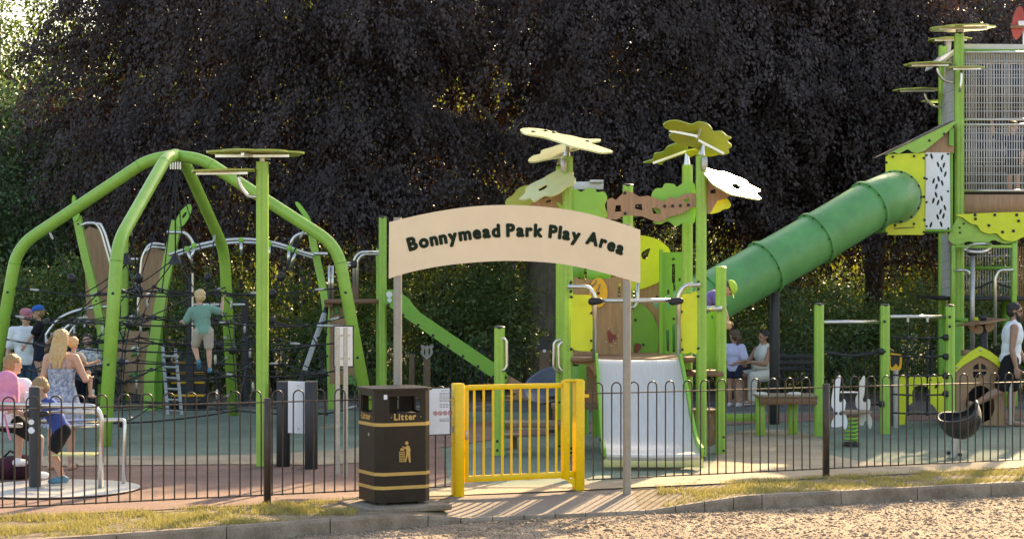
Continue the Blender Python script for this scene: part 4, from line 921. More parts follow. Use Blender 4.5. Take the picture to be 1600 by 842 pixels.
b2 = pplate(pu, 'brown_panel', A2([(45, 380), (80, 372), (190, 325), (190, 760), (45, 760)]), 26.05, M_brown, .025, holes=[A2([(142, 435), (176, 402), (176, 485), (160, 478)])])
gd = pplate(pu, 'green_fruit_panel', smooth(A2([(40, 455), (80, 460), (130, 500), (168, 570), (180, 630), (175, 700), (150, 755), (40, 755)]), 4), 25.95, M_green2, .025)
part('heart', MB().plate(smooth(A2([(42, 690), (60, 680), (78, 690), (80, 710), (60, 730), (42, 735)]), 3), 25.9, .012), M_red, gd); pbolts(gd, A2([(48, 548), (92, 688)]), 25.94, .018)
pbar(pu, A2([(60, 340), (60, 440), (48, 470), (25, 482)]), 25.7, .022)
gp = pplate(pu, 'green_slotted_panel', A2([(184, 150), (205, 150), (205, 162), (318, 160), (318, 755), (184, 755)]), 25.6, M_green2, .03,
            holes=[A2([(256, 228), (274, 228), (274, 330), (265, 348), (256, 330)]), A2([(294, 310), (306, 308), (306, 326), (296, 328)]), A2([(228, 376), (242, 376), (242, 484), (228, 486)]), A2([(264, 345), (276, 345), (276, 425), (264, 425)]), A2([(258, 575), (275, 565), (275, 740), (260, 730)]), A2([(222, 608), (240, 604), (240, 728), (226, 724)])])
pbolts(gp, A2([(264, 200), (266, 541)]), 25.59); part('panel_post', MB().plate(A2([(184, 146), (203, 146), (203, 755), (184, 755)]), 25.5, .06), M_green2, gp)
pplate(pu, 'green_guard', smooth(B_([(852, 225), (905, 222), (918, 240), (916, 420), (900, 438), (880, 432), (850, 428)]), 2), 24.2, M_bushgreen, .025, holes=[smooth(B_([(868, 232), (874, 228), (880, 240), (874, 244)]), 2), smooth(B_([(886, 230), (893, 228), (895, 240), (889, 243)]), 2)])
pplate(pu, 'lime_guard_strip', B_([(899, 215), (910, 215), (911, 425), (903, 438), (898, 430)]), 24.1, M_pale, .025)
pbar(pu, [(1104, 482), (1128, 482)], 23.9, .035)
for pts, Zq in (([(783, 527), (791, 531), (792, 574), (784, 580)], 23.75), ([(876, 530), (866, 534), (864.5, 575), (876, 582)], 24.5), ([(884, 533), (873, 537), (873, 575), (884, 582)], 23.75)): pbar(pu, pts, Zq, .02, name='grab_handle', rb=.1)
# counter and small seat between the left posts
pbox(pu, 'counter_top', 787, 660, 880, 668, 23.9, .45, M_wood); pbox(pu, 'counter_edge', 788, 668, 878, 671, 23.92, .4, M_galv); pbox(pu, 'counter_shelf', 862, 632, 935, 638, 24.6, .4, M_wood)
pbox(pu, 'counter_bracket', 864, 638, 872, 658, 24.7, .25, M_deck); pplate(pu, 'brown_board', [(870, 612), (938, 608), (938, 632), (870, 632)], 24.9, M_brown, .03)
pbox(pu, 'seat', 772, 679, 815, 683, 24.6, .3, M_wood); pbox(pu, 'seat_leg', 801, 683, 808, 708, 24.7, .1, M_postwood)
# tree-top canopies: brown branches, green clouds, tilted leaves
pplate(pu, 'branch_board', A_([(610, 460), (635, 450), (655, 462), (680, 438), (705, 412), (740, 425), (775, 445), (820, 440), (860, 455), (905, 470), (920, 447), (960, 455), (1000, 432), (1040, 425), (1085, 440), (1085, 495), (1040, 500), (1000, 525), (975, 535), (930, 545), (880, 575), (840, 565), (790, 545), (740, 540), (700, 540), (660, 560), (612, 560)]), 23.62, M_brown, .025,
       holes=[A_([(655, 488), (680, 488), (682, 520), (650, 522)]), A_([(755, 484), (786, 482), (790, 515), (752, 505)]), A_([(838, 505), (855, 500), (880, 510), (885, 530), (845, 532)]), A_([(995, 460), (1025, 452), (1028, 468), (1005, 475)])])
pbolts(pu, A_([(700, 426), (702, 530), (902, 493), (942, 492), (982, 490), (1022, 487), (1069, 441), (1069, 487)]), 23.61, .02)
pplate(pu, 'green_cloud_panel', smooth(A_([(435, 430), (450, 405), (480, 420), (510, 402), (550, 405), (560, 422), (595, 420), (612, 450), (600, 490), (612, 550), (560, 545), (435, 515)]), 4), 23.75, M_bushgreen, .025)
pplate(pu, 'green_cloud_panel', smooth(A_([(835, 440), (855, 405), (890, 400), (905, 378), (950, 382), (965, 395), (1000, 375), (1055, 385), (1055, 570), (1000, 575), (960, 595), (920, 570), (880, 585), (845, 575), (870, 540), (840, 500)]), 4), 23.72, M_bushgreen, .025)
pplate(pu, 'branch_board', A_([(215, 485), (260, 465), (300, 450), (340, 435), (375, 430), (390, 400), (438, 372), (438, 515), (390, 505), (375, 480), (350, 470), (370, 500), (290, 505), (230, 500)]), 23.9, M_brown, .025, holes=[A_([(300, 470), (328, 458), (326, 470), (304, 478)])])
pplate(pu, 'branch_board', A_([(1112, 340), (1150, 380), (1200, 410), (1240, 430), (1215, 455), (1170, 465), (1150, 500), (1130, 532), (1112, 530)]), 23.62, M_brown, .025, holes=[A_([(1135, 410), (1160, 408), (1162, 430), (1132, 428)])])
pplate(pu, 'olive_cloud_panel', smooth(A_([(95, 478), (105, 455), (130, 440), (160, 405), (200, 388), (230, 400), (240, 440), (235, 500), (120, 500)]), 4), 24.6, M_olive, .02)
pplate(pu, 'olive_cloud_panel', smooth(A_([(1125, 528), (1150, 490), (1160, 465), (1190, 460), (1215, 452), (1238, 485), (1225, 505), (1200, 510), (1180, 522), (1150, 530)]), 4), 23.75, M_lime, .02)
def tleaf(pts, px, py, Zq, n, m, holes=(), k=4): return part('canopy_leaf', MB().tilt(smooth(A_(pts), k), P(px, py, Zq), n, .02, [A_(h) for h in holes]), m, pu, sm=25)
tleaf([(172, 105), (215, 97), (300, 106), (380, 128), (430, 136), (500, 152), (572, 153), (574, 163), (530, 173), (580, 192), (640, 215), (585, 221), (520, 207), (440, 190), (380, 170), (290, 142), (200, 126)], 884, 218, 23.8, (.22, -.14, .96), M_pale)
tleaf([(210, 262), (235, 238), (272, 228), (280, 210), (330, 195), (385, 180), (465, 196), (440, 208), (400, 215), (380, 240), (300, 255), (235, 268)], 874, 236, 24.7, (-.3, -.16, .94), M_pale)
tleaf([(165, 455), (195, 425), (200, 400), (235, 375), (285, 352), (330, 325), (378, 305), (435, 315), (438, 335), (450, 355), (440, 380), (405, 395), (375, 420), (330, 440), (290, 440), (240, 468), (220, 452), (185, 460)], 868, 288, 23.6, (-.35, -.6, .72), M_pale, [[(262, 402), (298, 382), (313, 390), (292, 408), (266, 418)]])
tleaf([(895, 85), (920, 67), (965, 63), (1000, 72), (1040, 82), (1075, 70), (1120, 80), (1143, 105), (1150, 120), (1190, 118), (1218, 140), (1240, 150), (1220, 165), (1243, 190), (1225, 205), (1228, 225), (1190, 235), (1140, 225), (1090, 218), (1040, 195), (970, 178), (925, 145), (945, 125), (985, 125), (960, 112), (915, 105)], 1097, 215, 23.6, (.1, -.5, -.8), M_olive)
tleaf([(792, 275), (840, 258), (848, 230), (890, 222), (915, 195), (960, 178), (1005, 178), (1018, 200), (1010, 225), (960, 245), (900, 268), (885, 285), (850, 275)], 1074, 238, 25.0, (-.25, -.5, -.8), M_olive)
tleaf([(1010, 220), (1060, 208), (1130, 218), (1180, 230), (1150, 240), (1110, 243), (1060, 235), (1030, 245)], 1085, 240, 24.4, (.1, -.3, -.9), M_lime)
hv = (sd + Vector((-.1, -.99, -.045)).normalized()).normalized()
M_glint = mat('glossy_leaf_panel', (.6, .66, .22), .3, var=.03, spec=.5)
tleaf([(1085, 302), (1120, 302), (1165, 315), (1205, 320), (1240, 332), (1270, 345), (1310, 360), (1330, 382), (1388, 412), (1365, 425), (1390, 455), (1340, 452), (1290, 440), (1240, 432), (1200, 410), (1150, 380), (1120, 345)], 1130, 290, 23.4, hv, M_glint, [[(1240, 378), (1268, 376), (1290, 395), (1280, 412), (1250, 402)]])
for a, b, w in (((925, 112), (1065, 140), .05), ((1070, 160), (1200, 228), .05), ((975, 92), (1000, 120), .03), ((1085, 95), (1065, 150), .03)): part('canopy_frame', MB().beam(P(*A_([a])[0], 23.45), P(*A_([b])[0], 23.5), w, .03), M_steel, pu)
part('canopy_frame', MB().beam(P(*A_([(842, 276)])[0], 24.9), P(*A_([(1010, 215)])[0], 24.9), .05, .03), M_steel, pu)
for a, b, r in (((407, 240), (410, 180), .03), ((372, 285), (372, 240), .03), ((1090, 235), (1097, 180), .03), ((1015, 285), (1015, 225), .03)): part('canopy_stem', MB().tube([P(*A_([a])[0], 23.75 if a[0] not in (372, 1015) else 24.8), P(*A_([b])[0], 23.75 if a[0] not in (372, 1015) else 24.8)], [.045, r*.8], 10), M_steel, pu)
for x, y in ((238, 116), (300, 112), (342, 120), (513, 164)): bolt(pu, P(*A_([(x, y)])[0], 23.55), (0, -.3, 1), .03)
for x, y, Zq in ((390, 285, 23.62), (1103, 278, 23.5)): part('leaf_bracket', MB().box(P(*A_([(x, y)])[0], Zq), (.07, .05, .16), bev=.01), M_galv, pu)
ub = thing('roof_box', 'pale metal box glimpsed behind the left leaf canopy', 'box', (Xat(918, 33.5), 33.5, 0))
pbox(ub, 'box_body', 896, 284, 943, 296, 33.5, .4, M_offwhite); part('pole', MB().tube([(Xat(930, 33.7), 33.7, 0), (Xat(930, 33.7), 33.7, zat(290, 33.7))], .06, 10), M_darkpost, ub)
pbox(ub, 'box_lid', 922, 281, 943, 285, 33.4, .5, M_offwhite)

# ------------------------------------------------------------------ climbing tower with tube slide
C_ = zf(1080, 230, 2.902); D_ = zf(1360, 0, 3.367); E_ = zf(1360, 230, 3.117); E2 = zf(1440, 340, 3.825); E3 = zf(1460, 460, 3.664)
tw = thing('climbing_tower', 'tall green climbing tower with wire mesh walls and a big green tube slide', 'climbing tower', (Xat(1545, 32), 32, 0))
ZT = 31.0
gpost(tw, 1498.5, Z=ZT, pytop=53, w=.145); gpost(tw, 1473, Z=33.3, pytop=72, w=.14); gpost(tw, 1662, Z=ZT, pytop=53, w=.145); gpost(tw, 1636, Z=33.3, pytop=72, w=.14); gpost(tw, 1583, Z=33.2, pytop=300, w=.14, m=M_green2)
for x0, x1, y0, y1 in ((1487, 1492.6, 384, 500), (1582, 1589, 380, 500)): pbox(tw, 'frame_post', x0, y0, x1, y1, 30.7, .1, M_green)
pbox(tw, 'frame_header', 1492.6, 383, 1582, 387.5, 30.7, .1, M_green); pbox(tw, 'beam', 1505, 416, 1583, 421, 33.0, .1, M_green2); pbox(tw, 'platform', 1502, 463, 1660, 470, 31.1, 2.2, M_darkpost); pbox(tw, 'platform', 1505, 298, 1660, 304, 31.1, 2.2, M_darkpost)
M_wire = mat('pale_grey_wire', (.5, .5, .5), .45, .2, var=.06)
def meshpanel(x0, x1, y0, y1, Zq, px_pitch, rows, r=.0085, m=M_wire, name='wire_mesh'):
    mb = MB(); n = int((x1-x0)/px_pitch)
    for i in range(n+1): x = x0 + (x1-x0)*i/n; mb.tube([P(x, y0, Zq), P(x, y1, Zq)], r, 5)
    for y in rows: mb.tube([P(x0, y, Zq-.008), P(x1, y, Zq-.008)], r*.9, 5)
    o = part(name, mb, m, tw, sm=True); o['kind'] = 'stuff' if False else 'part'; del o['kind']; return o
meshpanel(1506, 1656, 83, 186, ZT, 3.9, range(96, 186, 13)); meshpanel(1506, 1656, 195, 298, ZT, 3.9, range(208, 298, 13)); meshpanel(1506, 1640, 86, 298, 33.2, 4.6, range(100, 298, 17), .006)
meshpanel(1506, 1582, 386, 416, 33.1, 4.2, (400,), .009); meshpanel(1506, 1582, 421, 464, 33.1, 4.2, (440,), .009); meshpanel(1591, 1656, 385, 500, 31.2, 3.3, (400, 432, 440), .01, M_brown, 'slatted_panel')
for y in (82, 187, 195, 298): pbar(tw, [(1504, y), (1660, y)], ZT-.02, .022, name='mesh_rail')
pbox(tw, 'brown_board', 1503.5, 304, 1660, 333, ZT-.03, .04, M_brown)
pplate(tw, 'roof_slab', D_([(490, 232), (1000, 236), (1000, 262), (490, 258)]), 31.1, M_offwhite, 2.0); pplate(tw, 'roof_trim', D_([(490, 259), (1000, 263), (1000, 272), (490, 268)]), 31.05, M_green2, .05)
lg = pplate(tw, 'green_leaf_panel', smooth(E_([(378, 440), (392, 405), (415, 360), (445, 328), (600, 335), (700, 400), (700, 455), (660, 470), (630, 462), (600, 452), (570, 465), (530, 472), (500, 462), (470, 460), (430, 475), (395, 466)]), 4), 30.75, M_green, .025)
ll = pplate(tw, 'lime_leaf_panel', smooth(E_([(448, 326), (900, 326), (900, 455), (790, 435), (740, 440), (700, 458), (650, 450), (615, 420), (580, 422), (540, 408), (520, 380), (490, 372), (455, 345)]), 4), 30.68, M_lime, .025)
pbolts(lg, E_([(455, 372), (437, 416), (435, 392)]), 30.74); pbolts(ll, E_([(510, 330), (606, 330), (713, 330), (512, 349), (577, 381), (644, 413), (697, 408), (722, 359)]), 30.67, .025)
# upper white board wall, lower board wall
def boards(pts, Z0, Z1, n=7):
    (x0, y0), (x1, y1), (x2, y2), (x3, y3) = pts                      # left-top, right-top, right-bottom, left-bottom
    mb = MB()
    for i in range(n):
        a, b = i/n, (i+.95)/n; q = [P(x0+(x3-x0)*a, y0+(y3-y0)*a, Z0), P(x1+(x2-x1)*a, y1+(y2-y1)*a, Z1), P(x1+(x2-x1)*b, y1+(y2-y1)*b, Z1), P(x0+(x3-x0)*b, y0+(y3-y0)*b, Z0)]
        mb.slab(q, off=(.03, .01, 0))
    part('board_wall', mb, M_offwhite, tw)
boards(D_([(387, 335), (443, 300), (440, 645), (374, 668)]), 33.2, 31.1, 6); boards(E2([(121, 105), (181, 95), (181, 470), (121, 482)]), 33.1, 31.1, 7); pbox(tw, 'board_sill', 1469, 463, 1488, 467, 31.2, 1.9, M_darkpost)
pplate(tw, 'side_roof', D_([(392, 310), (443, 262), (443, 285), (392, 325)]), 31.3, M_offwhite, 1.5)
# slide house
ZS = 30.5
yp = pplate(tw, 'yellow_panel', [(1384, 245), (1389, 241), (1445, 239), (1445, 365), (1443, 367), (1386, 367), (1384, 365)], ZS, M_lime, .03)
pbolts(yp, C_([(885, 70), (1055, 50), (1058, 140), (1055, 225), (1058, 330), (1055, 385), (885, 390), (925, 355), (1010, 348)]), ZS, .022); part('slot', MB().plate(C_([(920, 367), (1013, 361), (1013, 365), (920, 371)]), ZS-.01, .006), M_black, yp)
drop = [(298, 45), (350, 50), (330, 85), (358, 88), (345, 110), (365, 132), (332, 155), (308, 165), (350, 175), (322, 192), (320, 232), (307, 260), (347, 250), (330, 270), (363, 295), (342, 315), (328, 340), (356, 335), (345, 375), (295, 378)]
hs = [[P(*E_([(x + 7.5*math.cos(a)*.8 - 15*math.sin(a)*.25*(1 if i % 2 else -1), y + 15*math.sin(a))])[0], ZS+.05) for a in [6.283*k/10 for k in range(10)]] for i, (x, y) in enumerate(drop)]
wp = part('white_drop_panel', MB().slab([P(x, y, ZS+.05) for x, y in [(1446, 238), (1484, 239), (1485, 358), (1446, 358)]], hs, (0, .025, 0)), M_white, tw)
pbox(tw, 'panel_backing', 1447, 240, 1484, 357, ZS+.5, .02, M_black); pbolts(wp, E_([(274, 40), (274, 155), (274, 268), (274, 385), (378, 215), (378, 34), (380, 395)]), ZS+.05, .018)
pbox(tw, 'green_frame', 1484.5, 239, 1489, 360, ZS+.1, .1, M_green2); pbox(tw, 'house_floor', 1385, 358, 1490, 362, ZS+.06, 1.2, M_green2)
rf = D_([(75, 815), (435, 642), (430, 668), (380, 718), (310, 775), (272, 800), (240, 806), (215, 798), (195, 786), (150, 810), (125, 800)])
pplate(tw, 'brown_gable', D_([(265, 805), (310, 770), (380, 715), (435, 665), (440, 690), (440, 805)]), ZS+.06, M_brown, .03)
r_ = pplate(tw, 'green_eave', smooth(rf, 2), ZS-.05, M_green, .03); pbolts(r_, D_([(310, 740), (388, 705), (118, 825), (230, 822)]), ZS-.05, .022)
part('roof_sheet', MB().plate(D_([(68, 815), (436, 633), (436, 639), (70, 819)]), ZS-.06, 1.0), M_darkpost, tw); pplate(tw, 'green_frame', D_([(415, 680), (440, 675), (440, 770), (415, 765)]), ZS, M_green2, .05)
# tube slide
pl = smooth([P(1399, 308, 30.48), P(1398, 308, 30.1), P(1388, 310, 29.75), P(1357, 324, 29.5), P(1318, 347, 29.25), P(1250, 387, 28.9), P(1170, 432, 28.5), P(1110, 466, 28.2), P(1070, 492, 28.0), P(1030, 512, 27.8)], 6, False)
ts = part('tube_slide', MB().tube(pl, .385, 36), M_tube, tw, sm=True)
cl_ = [0]
for i in range(1, len(pl)): cl_.append(cl_[-1] + (Vector(pl[i])-Vector(pl[i-1])).length)
for i in range(len(pl)):
    pass
def ringat(px, wd=.03, r=.42):
    i = min(range(1, len(pl)-1), key=lambda k: abs(CX + pl[k][0]*F/pl[k][1] - px)); p = Vector(pl[i]); d = (Vector(pl[i+1])-Vector(pl[i-1])).normalized()
    rg = part('tube_flange', MB().tube([p-d*wd, p-d*wd*.8, p+d*wd*.8, p+d*wd], [.384, r, r, .384], 36), M_tube, ts, sm=30)
    x = d.cross(Vector((0, 0, 1))).normalized(); y = x.cross(d)
    for k in range(12): a = 6.283*k/12; n = x*math.cos(a) + y*math.sin(a); bolt(rg, p + d*wd*1.2 + n*.403, d, .012, M_darkpost)
for px in (1357, 1274, 1192, 1112): ringat(px)
p = Vector((pl[0][0], ZS-.03, pl[0][2])); fl_ = part('mount_flange', MB().tube([p, p + Vector((0, .03, 0))], .425, 36), M_tube, ts, sm=30)
for k in range(14): a = 6.283*k/14; bolt(fl_, p + Vector((math.cos(a)*.405, -.01, math.sin(a)*.405)), r=.02)
Zq = 28.95; part('slide_support', MB().box((Xat(1210, Zq), Zq, zat(428, Zq)/2), (.14, .14, zat(428, Zq)), bev=.02), M_darkpost, tw)
part('support_saddle', MB().box(P(1210, 430, Zq), (.3, .3, .06), bev=.02), M_darkpost, tw)
# leaf discs of the tower
for (cx, cy, hw_, Zq, arm) in ((480, 145, 180, 31.0, None), (415, 205, 120, 33.3, None), (305, 336, 138, 31.0, [(352, 345), (352, 380), (390, 430), (445, 435)]), (500, 355, 105, 30.5, [(478, 365), (480, 420), (470, 485)]), (240, 471, 130, 33.0, [(285, 480), (290, 520), (330, 562), (374, 565)]), (330, 530, 60, 33.8, None)):
    q = D_([(cx, cy)])[0]; c = P(q[0], q[1], Zq); hw_ = hw_/3.367*Zq/F
    f = flower(tw, c, (hw_, 0, .02*hw_), (0, hw_*.8, .0), M_olive, lobes=7, seed=cx*.1)
    part('disc_frame', MB().beam(c + Vector((-hw_*.7, -.1, -.04)), c + Vector((hw_*.7, -.1, -.035)), .05, .03), M_steel, tw)
    if arm: pbar(tw, D_(arm), Zq-.02, .022, name='disc_arm', rb=.12)
    elif cx != 330: part('disc_stem', MB().tube([c + Vector((-.03, 0, -.3)), c + Vector((-.03, 0, -.03))], [.05, .07], 10), M_galv, tw)
rl_ = pplate(tw, 'red_leaf_panel', oval(1591, 36, 9.5, 26, 26, .12), 31.5, M_redglass, .012); pbox(rl_, 'bracket', 1592, 33, 1601, 40, 31.4, .08, M_white); pbox(rl_, 'bracket_plate', 1580, 39, 1600, 44, 31.42, .05, M_deck)
part('leaf_mast', MB().tube([P(1600, 38, 31.6), P(1600, 75, 31.6)], .03, 8), M_steel, tw)
# lower bay: slotted side panel, fire pole, handrails
pplate(tw, 'white_slotted_panel', E2([(203, 180), (250, 180), (250, 600), (203, 605)]), 31.35, M_white, .02, holes=[E2([(225, 460), (235, 455), (235, 590), (225, 590)]), E2([(212, 250), (222, 240), (222, 330), (212, 330)])])
pbolts(tw, E2([(243, 335), (243, 360), (243, 460), (243, 560), (243, 238)]), 31.34, .022); pbox(tw, 'green_frame', 1501, 383, 1506, 500, 31.3, .08, M_green2)
pbar(tw, [(1519.5, 398), (1519.5, 560)], 30.3, .035, name='fire_pole', m=M_galv); part('pole_clamp', MB().capsule(P(1516, 394, 30.3), .06, P(1523, 394, 30.3), .06), M_darkpost, tw)
part('pole_loop', MB().tube(smooth([P(1508, 391, 30.2), P(1515, 384, 30.6), P(1528, 381, 30.7), P(1548, 382, 30.6), P(1542, 391, 30.2), P(1528, 394, 30.1)], 4), .027, 8), M_steel, tw, sm=True)
pbar(tw, [(1492, 422.5), (1512, 422), (1518, 432), (1518, 540)], 30.65, .026, rb=.15); pbar(tw, [(1583, 421.5), (1561, 422), (1555, 434), (1555, 540)], 30.65, .026, rb=.15)
part('chain', MB().tube(smooth([P(1518, 452, 31), P(1535, 447, 31), P(1550, 440, 31), P(1565, 445, 31), P(1582, 450, 31)], 3, False), .016, 6), M_rope, tw)
pbox(tw, 'green_beam', 1491, 497, 1513, 503, 30.9, .12, M_green2); pbox(tw, 'base_post', 1492, 500, 1501, 648, 30.9, .12, M_green2); pbox(tw, 'base_post', 1568, 470, 1577, 648, 33.0, .12, M_green2)  # first base_post overlays the main post; its shade is painted as darker green
pbox(tw, 'base_board', 1468, 480, 1479, 645, 33.1, .15, M_green2)

# ------------------------------------------------------------------ canopy table, playhouse, crawl panel
Zq = 29.4; tc_ = thing('roof_shelter', 'thin flat roof with brown hanging drops on a dark post behind the playhouse', 'shelter', (Xat(1537, Zq), Zq, 0))
part('post', MB().box((Xat(1537, Zq), Zq, zat(495, Zq)/2), (.1, .1, zat(495, Zq)), bev=.01), M_darkpost, tc_)
part('roof_sheet', MB().slab([P(1494, 510, 29.1), P(1540, 497, 30.2), P(1573, 500, 29.4), P(1532, 507, 28.8)], off=(0, 0, .02)), M_deck, tc_)
pplate(tc_, 'hanging_drop', smooth(E3([(195, 185), (215, 180), (270, 178), (280, 200), (270, 222), (240, 225), (215, 210)]), 3), 29.25, M_brown, .02, holes=[oval(*E3([(237, 180)])[0], 2, 3, 8)])
pplate(tc_, 'hanging_drop', smooth(E3([(292, 170), (340, 160), (345, 185), (325, 210), (305, 212), (295, 200)]), 3), 29.3, M_brown, .02); pbox(tc_, 'lime_block', 1524, 496, 1532, 501, 29.6, .15, M_lime); pbox(tc_, 'post_head', 1532, 493, 1542, 499, 29.3, .15, M_darkpost)
Zq = 28.5; ph = thing('playhouse', 'little brown playhouse with a pointed lime roof trim and round doorway', 'playhouse', (Xat(1533, Zq), Zq, 0))
yb = 440+6450/Zq; H_ = zf(1280, 560, 4.679)
arch_hole = [(1512, yb-4)] + [(1531.5 + 22*math.cos(math.pi - math.pi*k/12)*1.02, 632 - 30*math.sin(math.pi*k/12)) for k in range(13)] + [(1551, yb-4)]
pplate(ph, 'front_wall', [(1494, yb-2), (1494, 630), (1495, 577), (1512, 560), (1532, 548), (1552, 562), (1568, 577), (1570, 630), (1570, yb-2)], Zq, M_brown, .03,
       holes=[[(1512, 640)] + arch_hole[1:-1] + [(1554, 640), (1548, 655), (1532, 662), (1518, 655)],
              [(1520, 577), (1522, 571), (1529, 567), (1530, 577)], [(1533, 577), (1533, 567), (1540, 571), (1543, 577)], [(1520, 580), (1530, 580), (1530, 590), (1521, 590)], [(1533, 580), (1542, 580), (1541, 584), (1534, 590)]])
pplate(ph, 'roof_trim', E3([(120, 410), (160, 365), (210, 325), (262, 297), (320, 325), (370, 365), (404, 415), (403, 445), (340, 390), (300, 365), (262, 348), (215, 375), (165, 405), (122, 445)]), Zq-.06, M_lime, .04)
pbolts(ph, E3([(262, 318), (130, 418), (393, 418)]), Zq-.06, .02, M_galv)
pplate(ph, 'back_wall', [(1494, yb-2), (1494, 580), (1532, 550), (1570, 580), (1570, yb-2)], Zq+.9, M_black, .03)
for x in (1494, 1567): pbox(ph, 'side_wall', x, 580, x+3, yb-2, Zq+.03, .87, M_brown)
part('bead_frame', MB().tube(bend([P(1579, 575, 28.3), P(1579, 663, 28.3)], .1), .03, 8), M_galv, ph)
pbox(ph, 'lime_side', 1568, 575, 1576, 600, Zq, .05, M_lime); pbox(ph, 'chimney', 1506, 547, 1517, 556, Zq+.3, .2, M_brown)
Zq = 28.6; cp = thing('crawl_panel', 'yellow-lime crawl-through panel with an arched hole behind the rope net', 'panel', (Xat(1440, Zq), Zq, 0))
pplate(cp, 'panel', H_([(580, 130), (915, 130), (915, 400), (870, 400), (850, 360), (810, 320), (812, 240), (790, 205), (745, 192), (700, 205), (680, 240), (682, 320), (650, 345), (632, 390), (632, 410), (625, 480), (580, 486)]), Zq, M_lime, .03, holes=[smooth(H_([(842, 218), (855, 185), (885, 168), (880, 195), (862, 215)]), 2), oval(*H_([(817, 157)])[0], 1.6, 1.6, 8)])
part('support_post', MB().box((Xat(1398, Zq), Zq+.02, zat(585, Zq)/2), (.085, .1, zat(585, Zq)), bev=.008), M_darkpost, cp)
gg = thing('goggle_panel', 'yellow framed viewing mask on a short pole beside the middle tall post', 'play panel', (Xat(1400, 28.2), 28.2, 0))
part('frame', MB().plate(smooth([(1391, 553), (1400, 552.5), (1408, 554), (1409.5, 560), (1408, 575), (1404, 578), (1391, 577)], 3), 28.2, .05, [smooth([(1392, 556), (1405, 555.5), (1406, 565), (1404, 573), (1400, 568), (1396, 573), (1392, 572)], 2)]), M_orange, gg)
part('lens', MB().plate([(1392, 555.5), (1405, 555.5), (1405, 574), (1392, 574)], 28.23, .01), M_black, gg); part('pole', MB().tube([(Xat(1400, 28.2), 28.23, 0), (Xat(1400, 28.2), 28.23, zat(577, 28.2))], .04, 10), M_galv, gg)

# ------------------------------------------------------------------ chin-up frame with rope net
fr = thing('bar_and_net_climber', 'three tall lime green posts joined by steel bars and a small rope net', 'climbing frame', (Xat(1382, 27), 27, 0))
gpost(fr, 1279.5, Z=26.7, pytop=476, w=.128); gpost(fr, 1382.5, Z=27.1, pytop=477, w=.128); gpost(fr, 1484, Z=27.4, pytop=478, w=.128)
pbar(fr, [(1286, 503, 26.7), (1377, 503, 27.1)], 27, .026, name='steel_bar'); pbar(fr, [(1388, 494.5, 27.1), (1478, 495, 27.4)], 27.2, .026, name='steel_bar')
part('slack_rope', MB().tube(smooth([P(1286, 549, 26.7), P(1310, 553.5, 26.8), P(1335, 555.5, 26.9), P(1360, 552, 27.0), P(1377, 549, 27.1)], 4, False), .018, 8), M_rope, fr, sm=True)
part('slack_rope', MB().tube(smooth([P(1350, 635, 27.0), P(1365, 632, 27.05), P(1378, 631, 27.1)], 4, False), .016, 8), M_rope, fr, sm=True)
for x, y, Zq in ((1377, 549, 27.05), (1478, 527, 27.35), (1478, 557, 27.35), (1478, 587, 27.35), (1478, 615, 27.35), (1378, 631, 27.05)): part('rope_socket', MB().lathe(P(x, y, Zq-.02), [(.045, -.03), (.045, .03), (.02, .05)], 10, Matrix.Rotation(R(90), 3, 'X') @ Matrix.Rotation(R(-90), 3, 'Y') if False else Matrix.Rotation(R(-90), 3, 'Y')), M_black, fr)
for y in (527, 556, 586, 616, 645): part('net_rope', MB().tube(smooth([P(1389, y-1, 27.1), P(1420, y+1, 27.2), P(1450, y+1, 27.3), P(1478, y, 27.4)], 3, False), .014, 6), M_rope, fr, sm=True)
for x in (1418.5, 1449): part('net_rope', MB().tube([P(x, 495, 27.2), P(x, 648, 27.2)], .014, 6), M_rope, fr, sm=True)
for x in (1418.5, 1449):
    for y in (528, 557, 587, 617, 646): part('rope_joint', MB().ell(P(x, y, 27.18), (.036, .03, .03), 8, 6), M_black, fr)
    part('rope_cap', MB().tube([P(x, 493, 27.18), P(x, 503, 27.18)], .02, 8), M_galv, fr)
for x, y, Zq in ((1382, 502, 27.02), (1382, 549, 27.02), (1484, 495, 27.32), (1484, 510, 27.32)): bolt(fr, P(x, y, Zq), r=.02)

# ------------------------------------------------------------------ balance bench, spring rider, bowl
bb = thing('balance_bench', 'brown-topped platform bench on lime green legs with a low green beam', 'bench', (Xat(1228, 26.7), 26.7, 0))
pbox(bb, 'top', 1183, 617, 1278, 621, 26.6, .5, M_wood); pbox(bb, 'apron', 1188, 621, 1277, 632, 26.62, .04, M_deck)
for x0, x1, yf in ((1182, 1196, 681), (1233, 1247, 679)): Zq = H*F/(yf-CY); pbox(bb, 'leg', x0, 621 if x0 < 1200 else 632, x1, yf, Zq, .14, M_green)
pbox(bb, 'low_beam', 1135, 647, 1182, 658, 27.2, .12, M_green)
for x in (1188, 1241): part('step_disc', MB().lathe(P(x, 616, 26.75), [(.1, 0), (.1, .02), (.08, .03)], 14), M_offwhite, bb)
Zq = 25.0; sr = thing('spring_rider', 'white two-sided spring rider on a lime green coil spring', 'spring rider', (Xat(1333, Zq), Zq, 0))
K_ = zf(1280, 560, 4.679)
fa = smooth(K_([(95, 500), (95, 460), (108, 430), (105, 370), (92, 350), (92, 290), (100, 240), (108, 190), (125, 150), (148, 122), (158, 130), (155, 180), (148, 240), (145, 300), (150, 318), (165, 318), (175, 300), (190, 300), (195, 330), (188, 380), (205, 440), (205, 490), (190, 518), (178, 500), (172, 470), (162, 495)]), 3)
